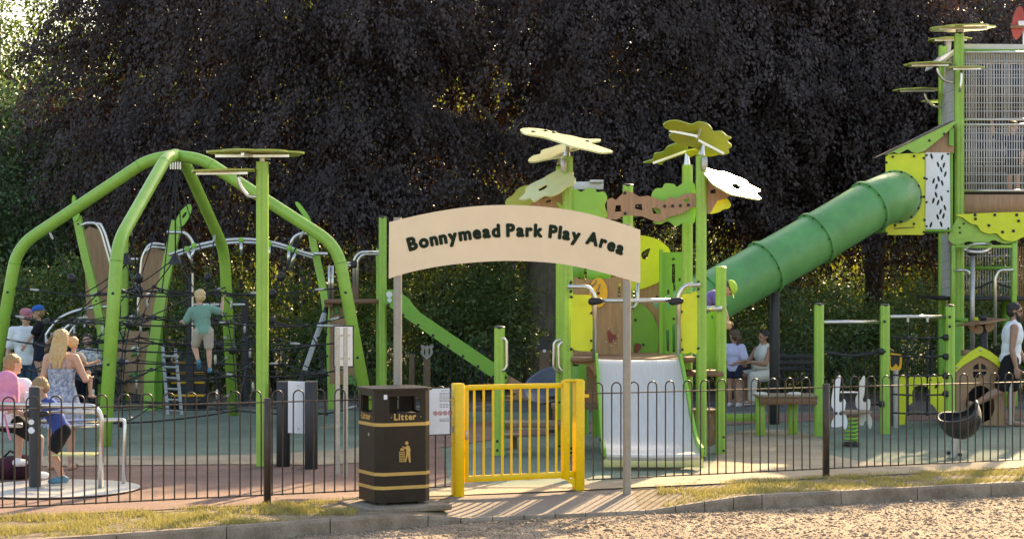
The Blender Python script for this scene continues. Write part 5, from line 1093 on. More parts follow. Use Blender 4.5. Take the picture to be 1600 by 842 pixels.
fb = smooth(K_([(292, 480), (298, 420), (285, 370), (270, 350), (268, 290), (285, 250), (290, 190), (310, 150), (328, 124), (336, 140), (335, 190), (330, 260), (318, 300), (330, 320), (345, 315), (355, 298), (372, 302), (374, 350), (365, 390), (385, 440), (385, 485), (375, 515), (362, 500), (350, 460), (330, 460), (322, 488)]), 3)
pplate(sr, 'side_panel', fa, 24.95, M_white, .03); pplate(sr, 'side_panel', fb, 25.15, M_offwhite, .03)
bolt(sr, P(*K_([(123, 399)])[0], 24.94), r=.02); bolt(sr, P(*K_([(157, 401)])[0], 24.94), r=.02)
part('seat', MB().box(P(1335, 643, 25.05), (.4, .26, .04), bev=.008), M_wood, sr); part('handle', MB().tube([P(1313, 613, 25.0), P(1342, 613, 25.15)], .014, 8), M_steel, sr)
part('spring_cup', MB().lathe(P(1331, 653, 25.05), [(.09, -.03), (.09, .03)], 14), M_deck, sr)
cx_ = Xat(1331, 25.0); part('spring', MB().tube([(cx_ + .085*math.cos(a), 25.05 + .085*math.sin(a), .07 + .31*a/(6.283*6)) for a in [6.283*6*i/110 for i in range(111)]], .013, 6), M_bushgreen, sr, sm=True)
part('base', MB().lathe((cx_, 25.05, 0), [(.12, 0), (.12, .045), (.1, .06)], 20), M_black, sr)
Zq = 23.5; bw = thing('bowl_spinner', 'black saddle-shaped bowl seat tilted on a short silver pole', 'spinner', (Xat(1497, Zq), Zq, 0))
cb_ = P(1500, 652, Zq); vs = []; nu, nv = 28, 10
mb = MB()
bowl_rot = Matrix.Rotation(R(-22), 3, 'Y') @ Matrix.Rotation(R(7), 3, 'X')
def bowlpt(u, v, e=0):
    a = 2*math.pi*u; th = math.pi*.56*v                                     # from the bottom to a rim just past the widest ring
    rim = (.045*math.cos(2*a + .5) + .02*math.cos(3*a))*v**4
    return cb_ + bowl_rot @ Vector(((.265+e)*math.sin(th)*math.cos(a), (.25+e)*math.sin(th)*math.sin(a), -(.27+e)*math.cos(th) + rim))
for e in (0, -.015):
    for j in range(nv+1):
        for i in range(nu): vs.append(bowlpt(i/nu, j/nv, e))
fs = []; o2 = (nv+1)*nu
for b0, fl in ((0, 0), (o2, 1)):
    for j in range(nv):
        for i in range(nu): q = [b0+j*nu+i, b0+j*nu+(i+1) % nu, b0+(j+1)*nu+(i+1) % nu, b0+(j+1)*nu+i]; fs.append(q[::-1] if fl else q)
for i in range(nu): fs.append([nv*nu+i, nv*nu+(i+1) % nu, o2+nv*nu+(i+1) % nu, o2+nv*nu+i])
bo = part('bowl', mb.add(vs, fs), M_bowl, bw, sm=60)
part('rim', MB().tube([bowlpt(i/nu, 1.0, -.006) for i in range(nu+1)], .018, 8, False), M_bowl, bo, sm=True)
for r in (.035, .065, .095): part('swirl_ridge', MB().tube([bowlpt(.83 + r*math.cos(a)/1.7, .72 + r*math.sin(a)/.45, .003) for a in [6.283*i/20 for i in range(21)]], .006, 6, False), M_bowl, bo, sm=True)
part('pole', MB().tube([P(1489, 715, Zq), P(1497, 672, Zq)], .058, 14), M_galv, bw); part('pole_collar', MB().tube([P(1495, 684, Zq), P(1497, 674, Zq)], .075, 14), M_black, bw)
for x, y in ((1482, 707), (1500, 710)): bolt(bw, P(x, y, Zq-.03), r=.025)

# ------------------------------------------------------------------ benches, timber posts at the back
def park_bench(x, y, rz, label):
    b = local_thing('park_bench', label, 'bench', (x, y, 0), rz, 'dark benches at the back')
    for z, d in ((.44, -.1), (.44, .1), (.44, 0)): part('seat_slat', MB().box((0, d, z), (1.6, .09, .03), bev=.005), M_darkpost, b)
    for z in (.6, .71, .82): part('back_slat', MB().box((0, .22+(z-.6)*.12, z), (1.6, .03, .09), bev=.005), M_darkpost, b)
    for sx in (-.7, .7):
        part('leg', MB().beam((sx, -.15, 0), (sx, -.13, .43), .05, .05).beam((sx, .2, 0), (sx, .27, .86), .05, .05).beam((sx, -.17, .42), (sx, .24, .42), .04, .04), M_darkpost, b)
        part('armrest', MB().beam((sx, -.2, .64), (sx, .24, .66), .06, .03).beam((sx, -.17, .43), (sx, -.17, .64), .04, .04), M_darkpost, b)
    return b
park_bench(Xat(1205, 33.75), 33.75, R(4), 'black slatted bench with the woman in white sitting on it')
park_bench(Xat(125, 32.6), 32.6, R(-3), 'black slatted bench behind the woman in the blue dress')
def stake(x, y0, Zq, w, label): o = solo('timber_post', MB().box((Xat(x, Zq), Zq, zat(y0, Zq)/2), (w, w, zat(y0, Zq)), bev=.01), M_postwood, label, 'post')
stake(643.5, 553, 33.5, .09, 'short brown timber post left of the badger head board'); stake(1336, 552, 34.2, .1, 'brown timber post by the back railing behind the slack rope') if False else None
Zq = 33.0; bd = thing('badger_post', 'timber post carrying a pale badger-head shaped board under the slide', 'play post', (Xat(667, Zq), Zq, 0))
part('post', MB().box((Xat(667, Zq), Zq, zat(560, Zq)/2), (.12, .12, zat(560, Zq)), bev=.01), M_postwood, bd)
bz = zf(600, 440, 4.953)
part('head_board', MB().plate(smooth(bz([(283, 500), (290, 487), (310, 492), (325, 500), (332, 488), (345, 500), (360, 490), (380, 490), (383, 505), (372, 520), (380, 545), (365, 575), (345, 592), (330, 603), (315, 590), (295, 570), (283, 545), (292, 520)]), 3), Zq-.09, .025, [bz([(312, 520), (320, 515), (318, 575), (308, 550)]), bz([(345, 515), (354, 520), (356, 550), (344, 575)])]), M_greypost, bd)
Zq = 34.0; tp = thing('totem_post', 'pointed timber totem with a pale round disc in front of the beech trunk', 'play post', (Xat(851, Zq), Zq, 0))
part('post', MB().slab([P(843, 540, Zq), P(848, 538, Zq), P(859, 540, Zq), P(859, 440+6450/Zq, Zq), P(843, 440+6450/Zq, Zq)], off=(0, .15, 0)), M_postwood, tp)
part('pointed_cap', MB().plate([(840, 545), (845, 529), (849, 526), (855, 532), (858, 545)], Zq-.03, .03), M_darkpost, tp); part('disc', MB().tube([P(850.5, 548, Zq-.01), P(850.5, 548, Zq)], .03, 12), M_white, tp)
# ------------------------------------------------------------------ people
def skinmat(name, c): return mat(name, c, .5, var=.06, scale=12, spec=.35)
K_pale = skinmat('fair_skin', (.52, .3, .21)); K_tan = skinmat('tanned_skin', (.4, .21, .13)); K_tat = mat('tanned_tattooed_skin', (.38, .2, .13), .5, col2=(.3, .17, .12), scale=9)
HAIR = {k: mat(k + '_hair', c, .55, var=.35, scale=30, stretch=(6, 6, 1), bump=.4, bscale=60) for k, c in dict(blonde=(.5, .34, .15), sandy=(.3, .19, .08), brown=(.1, .055, .028), dark=(.02, .014, .011), grey=(.3, .28, .26), fair=(.55, .4, .2)).items()}
def cloth(name, c, **k): return mat(name, c, .85, spec=.2, bump=k.pop('bump', .8), bscale=k.pop('bscale', 11), var=k.pop('var', .1), **k)
W_white = cloth('white_cotton', (.75, .77, .8)); W_jeans = cloth('blue_denim', (.045, .09, .15), var=.25, scale=10); W_black = cloth('black_cloth', (.014, .014, .016)); W_blue = cloth('royal_blue_cotton', (.04, .085, .33))
W_sage = cloth('sage_green_cotton', (.16, .31, .25)); W_beige = cloth('beige_cotton', (.4, .35, .29)); W_dress = cloth('blue_white_print', (.1, .14, .24), col2=(.5, .53, .6), scale=26); W_lilac = cloth('pale_lilac_cotton', (.5, .5, .68)); W_cream = cloth('cream_linen', (.62, .6, .52), bump=.4)
W_pink = cloth('pink_patterned_nylon', (.8, .3, .38), col2=(.66, .24, .42), scale=14); W_cap = cloth('blue_cap', (.02, .13, .45)); W_pcap = cloth('pink_cap', (.42, .13, .16), col2=(.5, .22, .24), scale=20); W_limecap = cloth('lime_cap', (.4, .6, .08)); W_purple = cloth('purple_cloth', (.17, .12, .42))
W_maroon = cloth('maroon_print', (.09, .02, .04), col2=(.02, .015, .02), scale=14); W_shoe = mat('blue_trainers', (.03, .12, .22), .6, col2=(.1, .3, .4), scale=14); W_sand = mat('brown_sandals', (.16, .07, .05), .6); W_sole = mat('pale_soles', (.5, .5, .48), .7); W_navy = cloth('navy_cloth', (.02, .025, .05))
M_eye = mat('eye_dark', (.01, .008, .007), .2); M_lips = mat('lips', (.35, .12, .1), .5); M_lens = mat('sunglasses_lens', (.008, .008, .009), .1)
def remesh(mb, m, voxel, smooth_it=3, name='tmp'):
    o = bpy.data.objects.new('tmp', mesh_of(mb, m, Vector((0, 0, 0)), True)); C.objects.link(o)
    r = o.modifiers.new('r', 'REMESH'); r.mode = 'VOXEL'; r.voxel_size = voxel; r.use_smooth_shade = True
    s = o.modifiers.new('s', 'SMOOTH'); s.factor = .5; s.iterations = smooth_it
    bpy.context.view_layer.update(); dg = bpy.context.evaluated_depsgraph_get()
    me = bpy.data.meshes.new_from_object(o.evaluated_get(dg)); bpy.data.objects.remove(o)
    me.materials.clear(); me.materials.append(m); return me
def blob(name, mb, m, parent, voxel=.009, it=3):
    me = remesh(mb, m, voxel, it); o = bpy.data.objects.new(name, me); C.objects.link(o); o.parent = parent; OFF[o.name] = Vector((0, 0, 0)); return o
V = Vector
def person(label, loc, rz, h, pose, skin=None, hair=('sandy', 'short'), wear=(), child=0, group=None, female=False, extra=None):
    """local frame: faces -Y, left hand on +X, feet near z=0. child: 0 adult, 1 young child, .5 in between"""
    skin = skin or K_pale; t = local_thing('person', label, 'person', loc, rz, group)
    hh = h*(.13 + .045*child); up, fo, th, sh = .17*h, .148*h, (.245 - .03*child)*h, (.245 - .03*child)*h; ank = .045*h
    T = h - hh*1.2 - th - sh - ank
    tu = V(pose.get('tu', (0, 0, 1))).normalized(); sv = V(pose.get('sv', (1, 0, 0))).normalized(); sv = (sv - tu*sv.dot(tu)).normalized(); fv = sv.cross(tu) * 1.0
    if fv.y > 0 and 'sv' not in pose: fv = -fv
    hv_ = V(pose.get('hv', (1, 0, 0))).normalized(); fat = pose.get('fat', 1.0)
    legs = {k: [V(v).normalized() for v in pose.get(k, ((0, 0, -1), (0, 0, -1)))] for k in ('ll', 'rl')}; arms = {k: [V(v).normalized() for v in pose.get(k, d)] for k, d in (('la', ((.18, 0, -1), (.08, -.15, -1))), ('ra', ((-.18, 0, -1), (-.08, -.15, -1))))}
    hipw = (.052 if not female else .058)*h*fat; J = {}
    low = min((legs[k][0]*th + legs[k][1]*sh).z for k in legs)
    pz = pose.get('pz', ank - low); Pv = V((0, 0, pz)) + V(pose.get('poff', (0, 0, 0)))
    nb = Pv + tu*T; shw = (.112 if not female else .1)*h*fat*(1 - .08*child)
    for s, k in ((1, 'll'), (-1, 'rl')):
        hp = Pv + hv_*s*hipw; kn = hp + legs[k][0]*th; an = kn + legs[k][1]*sh; J[k] = (hp, kn, an)
    for s, k in ((1, 'la'), (-1, 'ra')):
        sp = nb - tu*.045*h + sv*s*shw; el = sp + arms[k][0]*up; wr = el + arms[k][1]*fo; J[k] = (sp, el, wr)
    hu = V(pose.get('hu', tu)).normalized(); hd = V(pose.get('hd', fv)); hd = (hd - hu*hd.dot(hu)).normalized(); hs = hu.cross(hd) * -1.0; hs = hd.cross(hu) * -1.0
    hc = nb + hu*(hh*.2 + hh*.5); HM = Matrix((hs, -hd, hu)).transposed()          # local head axes: x side, -y face, z up
    hp_ = lambda x, y, z: hc + HM @ V((x*hh, y*hh, z*hh))
    b = MB()
    def torso(b, e=0, top=False, sho=True):
        A = MB.ell; TM = Matrix((sv, -fv, tu)).transposed(); PM = Matrix((hv_, -(hv_.cross(tu)), tu)).transposed()
        if not top: b.ell(Pv + tu*.01*h, ((.092*fat + (.008 if female else 0))*h+e, .068*h*fat+e, .075*h+e), 16, 10, TM)
        b.ell(Pv + tu*T*.33, (.082*h*fat+e, .06*h*fat+e, .1*h+e), 16, 10, TM)
        b.ell(Pv + tu*T*.66, ((.102 - .008*female)*h*fat+e, .068*h*fat+e, .1*h+e), 16, 10, TM)
        if female: [b.ell(Pv + tu*T*.66 + sv*s*.042*h + fv*.05*h, (.036*h+e,)*3, 10, 8) for s in (1, -1)]
        if sho: b.capsule(J['la'][0] - sv*.012*h, .036*h+e, J['ra'][0] + sv*.012*h, .036*h+e, 12)
        b.ell(Pv + tu*T*.84, (.095*h*fat+e - (0 if sho else .03*h), .055*h*fat+e, .05*h+e), 14, 8, TM)
    torso(b)
    b.capsule(nb - tu*.03*h, .032*h*fat, hc - hu*.25*hh, .029*h, 12); fatl = 1 + (fat-1)*.7
    b.ell(hp_(0, .03, .08), (.375*hh, .455*hh, .42*hh), 18, 12, HM); b.ell(hp_(0, -.11, -.22), (.27*hh, .29*hh, .27*hh), 14, 10, HM)
    b.capsule(hp_(0, -.4, .03), .035*hh, hp_(0, -.46, -.1), .06*hh, 8); b.ell(hp_(0, -.35, -.36), (.1*hh, .08*hh, .07*hh), 8, 6, HM)
    for s in (1, -1): b.ell(hp_(s*.385, .04, -.02), (.04*hh, .085*hh, .12*hh), 8, 6, HM)
    for k in ('la', 'ra'):
        sp, el, wr = J[k]; b.capsule(sp, .034*h*fatl, sp.lerp(el, .35), .031*h*fatl, 10); b.capsule(sp.lerp(el, .35), .031*h*fatl, el, .023*h*fatl, 10); b.capsule(el, .0235*h*fatl, el.lerp(wr, .3), .025*h*fatl, 10); b.capsule(el.lerp(wr, .3), .025*h*fatl, wr, .0155*h, 10)
        fd = arms[k][1]; hdv = V(pose.get(k + 'h', fd)).normalized(); s = 1 if k == 'la' else -1; ax = fd.cross(fv); ax = ax.normalized() if ax.length > .1 else sv; side = V(pose.get(k + 's', fv)); side = (side - hdv*side.dot(hdv)).normalized(); pn = side.cross(hdv)*s
        hl = .105*h; b.capsule(wr, .015*h, wr + hdv*hl*.22, .016*h, 8); pm = wr + hdv*hl*.3
        for i, q in enumerate((-.5, -.17, .17, .5)):
            kn0 = wr + hdv*hl*.12 + side*q*.02*h; k1 = wr + hdv*hl*.48 - side*q*.034*h*-1; b.capsule(kn0, .0115*h, k1, .009*h, 6)
            L = hl*(.46, .52, .5, .4)[i if s > 0 else i]; c1 = k1 + (hdv*.9 + pn*-.3)*L*.5; c2 = c1 + (hdv*.55 - pn*.75)*L*.5; r = max(.0062*h, .0055); b.capsule(k1, r, c1, r*.95, 6); b.capsule(c1, r*.95, c2, r*.8, 6)
        t1 = wr + hdv*hl*.2 + side*.02*h; t2 = t1 + (hdv*.6 + side*.7)*hl*.28; t3 = t2 + (hdv*.9 + side*.1 - pn*.3)*hl*.22; r = max(.0072*h, .006); b.capsule(t1, r*1.3, t2, r*1.05, 6); b.capsule(t2, r*1.05, t3, r*.85, 6)
    feet = {}
    for k in ('ll', 'rl'):
        hp, kn, an = J[k]; b.capsule(hp, .055*h*fatl, hp.lerp(kn, .4), .05*h*fatl, 12); b.capsule(hp.lerp(kn, .4), .05*h*fatl, kn, .034*h*fatl, 12)
        cd = (kn-hp).normalized(); b.capsule(kn, .033*h*fatl, kn.lerp(an, .3) - fv*.006*h, .035*h*fatl, 12); b.capsule(kn.lerp(an, .3) - fv*.006*h, .035*h*fatl, an, .0205*h, 10)
        f = V(pose.get(k + 'f', hv_.cross(V((0, 0, 1))) if False else V((hv_.y*0 - 0, -1, -.0)))).normalized(); dn = (an-kn).normalized(); dn = (dn - f*dn.dot(f)).normalized()
        heel = an + dn*.018*h - f*.022*h; ball = an + dn*.027*h + f*.075*h; toe = an + dn*.031*h + f*.105*h; feet[k] = (heel, ball, toe, dn)
        b.capsule(an, .021*h, heel, .021*h, 8); b.capsule(heel, .021*h, ball, .019*h, 8); b.capsule(an + dn*.008*h, .021*h, ball, .018*h, 8); b.capsule(ball, .021*h, toe, .0125*h, 8)
    blob('body', b, skin, t, max(.0055, .0052*h), 2)
    for s in (1, -1): part('eye', MB().ell(hp_(s*.155, -.385, .04), (.055*hh, .03*hh, .03*hh), 8, 6, HM), M_eye, t, sm=True); part('eyebrow', MB().capsule(hp_(s*.09, -.4, .13), .016*hh, hp_(s*.22, -.36, .14), .012*hh, 6), HAIR[hair[0]] if hair else M_eye, t, sm=True)
    part('mouth', MB().capsule(hp_(-.08, -.385, -.24), .02*hh, hp_(.08, -.385, -.24), .02*hh, 6), M_lips, t, sm=True)
    if hair:
        m = HAIR[hair[0]]; st = hair[1]; g = MB(); rj = random.Random(label)
        g.ell(hp_(0, .09, .17), (.41*hh, .46*hh, .39*hh), 18, 12, HM); g.ell(hp_(0, .2, -.05), (.38*hh, .33*hh, .36*hh), 14, 10, HM)
        for i in range(26):
            a = rj.uniform(0, 6.28); e = rj.uniform(.2, 1.4); x, y, z = .39*math.cos(a)*math.cos(e), .43*math.sin(a)*math.cos(e)+.09, .38*math.sin(e)+.17
            g.capsule(hp_(x, y, z), .05*hh, hp_(x*1.04+rj.uniform(-.08, .08), y+rj.uniform(-.1, .05), z+.02-rj.uniform(0, .14)), .03*hh, 6)
        if st == 'long':
            L = pose.get('hairlen', 1.9)
            for i in range(15):
                q = (i/14-.5); x = q*.85; g.tube([tuple(hp_(x*.9, .3-.9*q*q*.7, .2)), tuple(hp_(x, .4-.8*q*q, -.3)), tuple(hp_(x*1.05+rj.uniform(-.06, .06), .48-.5*q*q, -.85)), tuple(hp_(x*.95+rj.uniform(-.1, .1), .5, -L*(.8+rj.uniform(0, .25))))], [.1*hh, .12*hh, .11*hh, .035*hh], 8)
        if st == 'pony':
            g.ell(hp_(0, .5, .15), (.1*hh,)*3, 8, 6)
            for i in range(5): g.tube([tuple(hp_((i-2)*.04, .5, .15)), tuple(hp_((i-2)*.08, .62, -.2)), tuple(hp_((i-2)*.1+rj.uniform(-.05, .05), .55, -.8))], [.09*hh, .11*hh, .03*hh], 8)
        if st == 'bun': g.ell(hp_(0, .42, .3), (.16*hh,)*3, 10, 8)
        if st == 'beard': g.ell(hp_(0, -.22, -.36), (.27*hh, .22*hh, .24*hh), 12, 8, HM); g.ell(hp_(0, -.27, -.52), (.2*hh, .16*hh, .2*hh), 10, 8, HM); [g.capsule(hp_(s*.33, -.02, -.05), .06*hh, hp_(s*.25, -.2, -.32), .09*hh, 8) for s in (1, -1)]
        blob('hair', g, m, t, max(.0055, .028*hh), 1)
    for w_ in wear:
        k, m = w_[0], w_[1]; e = .011*h
        if k in ('shirt', 'tank'):
            e = .017*h; g = MB(); torso(g, e, False, k == 'shirt'); sl_f = w_[2]; hem = w_[3] if len(w_) > 3 else .0
            if k == 'tank': [g.tube([Pv + tu*T*.8 + sv*s_*.06*h + fv*.055*h, nb + tu*.012*h + sv*s_*.065*h, Pv + tu*T*.8 + sv*s_*.06*h - fv*.06*h], .022*h, 8) for s_ in (1, -1)]
            if k == 'shirt':
                for a in ('la', 'ra'):
                    sp, el, wr = J[a]
                    if sl_f > 0: q = sp.lerp(el, min(sl_f, 1)); g.capsule(sp, .036*h*fatl+e, q - (el-sp).normalized()*.02*h, .035*h*fatl+e, 10)
                    if sl_f > 1: g.capsule(el, .026*h+e, el.lerp(wr, sl_f-1), .024*h+e, 10)
            blob('shirt' if k == 'shirt' else 'tank_top', g, m, t, .0065*h + .002, 3)
            so_ = [c for c in t.children][-1]; bmm = bmesh.new(); bmm.from_mesh(so_.data); bmesh.ops.bisect_plane(bmm, geom=bmm.verts[:] + bmm.edges[:] + bmm.faces[:], plane_co=Pv - tu*hem*h*.55, plane_no=-tu, clear_outer=True); bmm.to_mesh(so_.data); bmm.free()
        if k == 'pants':
            f = w_[2]; g = MB(); e2 = e*1.15; g.ell(Pv + tu*.015*h, ((.093*fat + .008*female)*h+e2, .07*h*fat+e2, .075*h+e2), 16, 10, Matrix((sv, -fv, tu)).transposed())
            for q in ('ll', 'rl'):
                hp, kn, an = J[q]; f1 = min(f, 1); d = (kn-hp).normalized(); g.capsule(hp, .056*h*fatl+e2, hp.lerp(kn, f1) - d*.03*h*(f < 1.01), (.047 if f < 1.01 else .036)*h*fatl+e2, 12)
                if f > 1.01: g.capsule(kn, .036*h*fatl+e2, kn.lerp(an, .35), .036*h*fatl+e2, 12); g.capsule(kn.lerp(an, .35), .036*h*fatl+e2, kn.lerp(an, f-1), .03*h+e2, 12)
            blob('trousers' if f > 1.3 else 'shorts', g, m, t, .0065*h + .002, 3)
        if k in ('shoes', 'sandals'):
            for q in ('ll', 'rl'):
                heel, ball, toe, dn = feet[q]; g = MB()
                if k == 'shoes': g.capsule(heel, .03*h, ball, .028*h, 10); g.capsule(ball, .028*h, toe, .02*h, 10); g.capsule(J[q][2], .026*h, heel, .029*h, 8); blob('shoe', g, m, t, .006*h+.002, 2)
                else: g.capsule(heel + dn*.02*h, .016*h, toe + dn*.012*h, .016*h, 8); g.capsule(ball - dn*.01*h + hv_*.018*h, .012*h, ball - dn*.01*h - hv_*.018*h, .012*h, 8); blob('sandal', g, m, t, .006*h+.002, 2)
        if k == 'cap':
            g = MB(); g.lathe((0, 0, 0), [(.44*hh, 0), (.44*hh, .1*hh), (.38*hh, .28*hh), (.25*hh, .38*hh), (.06*hh, .42*hh), (.02*hh, .44*hh)], 20); g.v = [hp_(0, .04, .2) + HM @ V((v.x, v.y*1.12, v.z)) for v in g.v]; cp_ = part('cap', g, m, t, sm=True)
            pk = MB().slab([hp_(.36*math.cos(a)*1.0, -.3 - .42*math.sin(a), .2 - .08*math.sin(a)) for a in [math.pi*i/12 for i in range(13)]], off=HM @ V((0, 0, .03*hh))); part('peak', pk, m, cp_, sm=30)
        if k == 'sunglasses':
            g = MB(); [g.ell(hp_(s*.17, -.41, .04), (.12*hh, .025*hh, .085*hh), 10, 6, HM) for s in (1, -1)]; [g.capsule(hp_(s*.29, -.36, .06), .014*hh, hp_(s*.4, .02, .05), .014*hh, 6) for s in (1, -1)]; g.capsule(hp_(-.08, -.42, .06), .014*hh, hp_(.08, -.42, .06), .014*hh, 6); part('sunglasses', g, M_lens, t, sm=True)
        if k == 'dress':
            zh = w_[2]; g = MB(); torso(g, e); blob('dress_bodice', g, m, t, .0065*h+.002, 3) if len(w_) < 4 else None
            if len(w_) > 3:                                                  # strapless bodice reaching under the arms
                g = MB(); TM = Matrix((sv, -fv, tu)).transposed(); g.v = []; n = 40; rows = [(.62, .108, .082), (.5, .1, .075), (.35, .092, .068), (.2, .098, .075)]
                vs = [Pv + tu*T*r + TM @ V((a_*h*math.cos(6.283*i/n)*(1+.012*math.sin(i*2.2+r*30)), b_*h*math.sin(6.283*i/n)*(1+.012*math.sin(i*2.2+r*30)), 0)) for r, a_, b_ in rows for i in range(n)]
                g.add(vs, [[j*n+i, j*n+(i+1) % n, (j+1)*n+(i+1) % n, (j+1)*n+i] for j in range(3) for i in range(n)]); part('dress_bodice', g, m, t, sm=True)
                for s in (1, -1): part('shoulder_strap', MB().tube([Pv + tu*T*.62 + sv*s*.055*h - fv*.075*h, nb - tu*.03*h + sv*s*.06*h - fv*.03*h, Pv + tu*T*.62 + sv*s*.055*h + fv*.078*h], .005*h, 6), m, t, sm=True)
            n = 60; vs = []; rows = 9
            for j in range(rows):
                f = j/(rows-1); z = (Pv + tu*T*.22).z*(1-f) + zh*f; a_ = (.098 + .075*f)*h*fat; b_ = (.076 + .07*f)*h*fat; c = Pv*(1-f)*1 + V((J['ll'][1] + J['rl'][1])/2)*f; c = Pv.lerp((J['ll'][1]+J['rl'][1])/2, f*.7)
                for i in range(n): q = 6.283*i/n; k_ = 1 + f*.07*math.sin(q*9 + 1.3*math.sin(q*2)) + f*.02*math.sin(q*23+j*.4); vs.append(V((c.x + a_*k_*math.cos(q), c.y + b_*k_*math.sin(q), z + (.012*h*math.sin(q*3) if j == rows-1 else 0))))
            part('dress_skirt', MB().add(vs, [[j*n+i, j*n+(i+1) % n, (j+1)*n+(i+1) % n, (j+1)*n+i] for j in range(rows-1) for i in range(n)]), m, t, sm=True)
    if extra: extra(t, J, hp_, Pv, tu, sv, fv, nb, h, hh)
    return t
def at(px, Z, z=0): return (Xat(px, Z), Z, z)
def GZ(py): return H*F/(py-CY)

person('man in a white T-shirt, jeans and a pink cap looking down at the left', at(40, 29.6), R(12), 1.72, dict(hd=(.25, -1, -.4), hu=(.05, -.15, 1), la=((.35, -.1, -.9), (.3, -.5, .6)), ra=((-.22, .02, -1), (-.1, -.12, -1)), ll=((.06, 0, -1), (.04, .03, -1)), rl=((-.05, 0, -1), (-.03, .03, -1))),
       hair=('grey', 'short'), wear=[('shirt', W_white, .75, .05), ('pants', W_jeans, 1.97), ('shoes', W_black), ('cap', W_pcap)])
person('child in a blue cap and black T-shirt climbing beside the man in white', at(61, 29.2, .62), R(-70), 1.16, dict(hd=(0, -1, -.35), hu=(0, -.12, 1), la=((.15, -.6, -.8), (.1, -.5, -.7)), ra=((-.15, .3, -.9), (-.1, -.1, -1)), ll=((0, -.15, -1), (0, .25, -1)), rl=((0, .1, -1), (0, .2, -1))), child=.8,
       hair=('sandy', 'short'), wear=[('shirt', W_black, .8, .06), ('pants', W_navy, .85), ('shoes', W_navy), ('cap', W_cap)])
person('blonde woman seen from behind in a strappy blue patterned dress', at(96, 21.9), R(172), 1.6, dict(hd=(-.35, -1, -.1), hu=(-.05, 0, 1), hairlen=1.75, la=((.22, .05, -1), (.08, -.25, -1)), ra=((-.42, -.1, -.9), (.25, -.85, .1)), ll=((.03, 0, -1), (.02, .04, -1)), rl=((-.03, -.05, -1), (-.02, .05, -1))), female=True,
       hair=('blonde', 'long'), wear=[('dress', W_dress, .5, 1), ('sandals', W_sand)])
person('fair-haired toddler carried on the hip of the woman in the blue dress', at(115, 22.12, .8), R(150), .82, dict(hd=(.4, -1, 0), hu=(.1, -.1, 1), la=((.5, -.3, -.6), (.4, -.5, .4)), ra=((-.3, -.5, -.7), (-.1, -.9, .2)), ll=((.5, -.6, -.4), (.1, .1, -1)), rl=((-.4, -.75, -.3), (-.05, .05, -1)), pz=.28), child=1,
       hair=('fair', 'short'), wear=[('shirt', W_beige, .6, .04), ('pants', W_jeans, .8)])
def boyx(t, *a): pass
person('boy in a royal blue T-shirt and black shorts leaning into the roundabout rail', at(97, 20.15, .035), R(-62), 1.2, dict(tu=(0, -.55, 1), hd=(0, -1, -.3), hu=(0, -.45, 1), la=((.1, -.8, -.65), (0, -.9, .3)), ra=((-.1, -.8, -.7), (.05, -.9, .35)), ll=((.06, -.55, -1), (.02, .42, -1)), rl=((-.06, -.3, -1), (-.02, .45, -1))), child=.7,
       hair=('sandy', 'short'), wear=[('shirt', W_blue, .8, .05), ('pants', W_black, .85), ('shoes', W_shoe)])
def backpack(t, J, hp_, Pv, tu, sv, fv, nb, h, hh): pass
person('person in black shorts sitting on the roundabout rail with a pink backpack on', at(14, 20.35), R(158), 1.5, dict(pz=.66, tu=(0, -.12, 1), hd=(-.5, -1, -.1), la=((.2, -.5, -.8), (.1, -.9, -.1)), ra=((-.45, -.25, -.85), (-.3, -.75, -.25)), ll=((.1, -1, -.2), (0, .1, -1)), rl=((-.3, -.8, -.55), (-.12, .25, -1))), child=.2,
       hair=('sandy', 'short'), wear=[('shirt', W_white, .7, .02), ('pants', W_black, .8), ('shoes', W_white)])
bp_ = at(14, 20.03, .98)
bk = thing('backpack', 'pink patterned backpack worn by the person on the roundabout', 'backpack', V(bp_))
for nm, b in (('bag', MB().ell(V(bp_) + V((0, .02, .1)), (.165, .1, .17), 18, 12).box(V(bp_) + V((0, .02, -.06)), (.33, .19, .4), bev=.05)), ('front_pocket', MB().ell(V(bp_) + V((.02, -.1, -.12)), (.14, .06, .12), 14, 10))):
    b.v = [(v - V(bp_))*.8 + V((-.03, 0, .03)) for v in b.v]; q = blob(nm, b, W_pink, bk, .01, 3)
part('strap', MB().tube([V(bp_) + V((-.02, -.12, -.2)), V(bp_) + V((.02, -.14, -.35)), V(bp_) + V((.05, -.13, -.47))], .012, 6), W_pink, bk); part('side_bottle', MB().tube([V(bp_) + V((.2, .0, -.2)), V(bp_) + V((.2, 0, .02))], .035, 10), M_white, bk)
bg_ = at(20, 20.9, .12); bg2 = thing('bag', 'dark maroon patterned bag lying on the ground behind the roundabout', 'bag', V((bg_[0], bg_[1], 0)))
b = MB().ell((0, 0, .13), (.24, .18, .13), 16, 10).box((0, 0, .1), (.38, .26, .18), bev=.05).ell((.12, -.04, .18), (.12, .12, .1), 10, 8); blob('bag_body', b, W_maroon, bg2, .014, 4); part('bag_handle', MB().tube([V(bg_) + V((-.1, 0, .12)), V(bg_) + V((-.03, 0, .19)), V(bg_) + V((.05, 0, .15))], .012, 6), W_black, bg2)
person('boy in a sage green T-shirt and beige shorts climbing the rope net', at(318, 25.8, .93), R(188), 1.12, dict(tu=(.14, -.16, 1), hd=(.5, -1, -.1), hu=(.05, -.1, 1), la=((.5, -.3, -.9), (.15, -.8, .05)), ra=((-.6, -.35, -.2), (-.12, -.4, .9)), ll=((.3, -.6, -1), (-.25, .75, -.9)), rl=((-.06, -.12, -1), (-.03, .1, -1)), llf=(0, -.8, -.5)), child=.7,
       hair=('fair', 'short'), wear=[('shirt', W_sage, .85, .06), ('pants', W_beige, .9), ('shoes', W_shoe)])
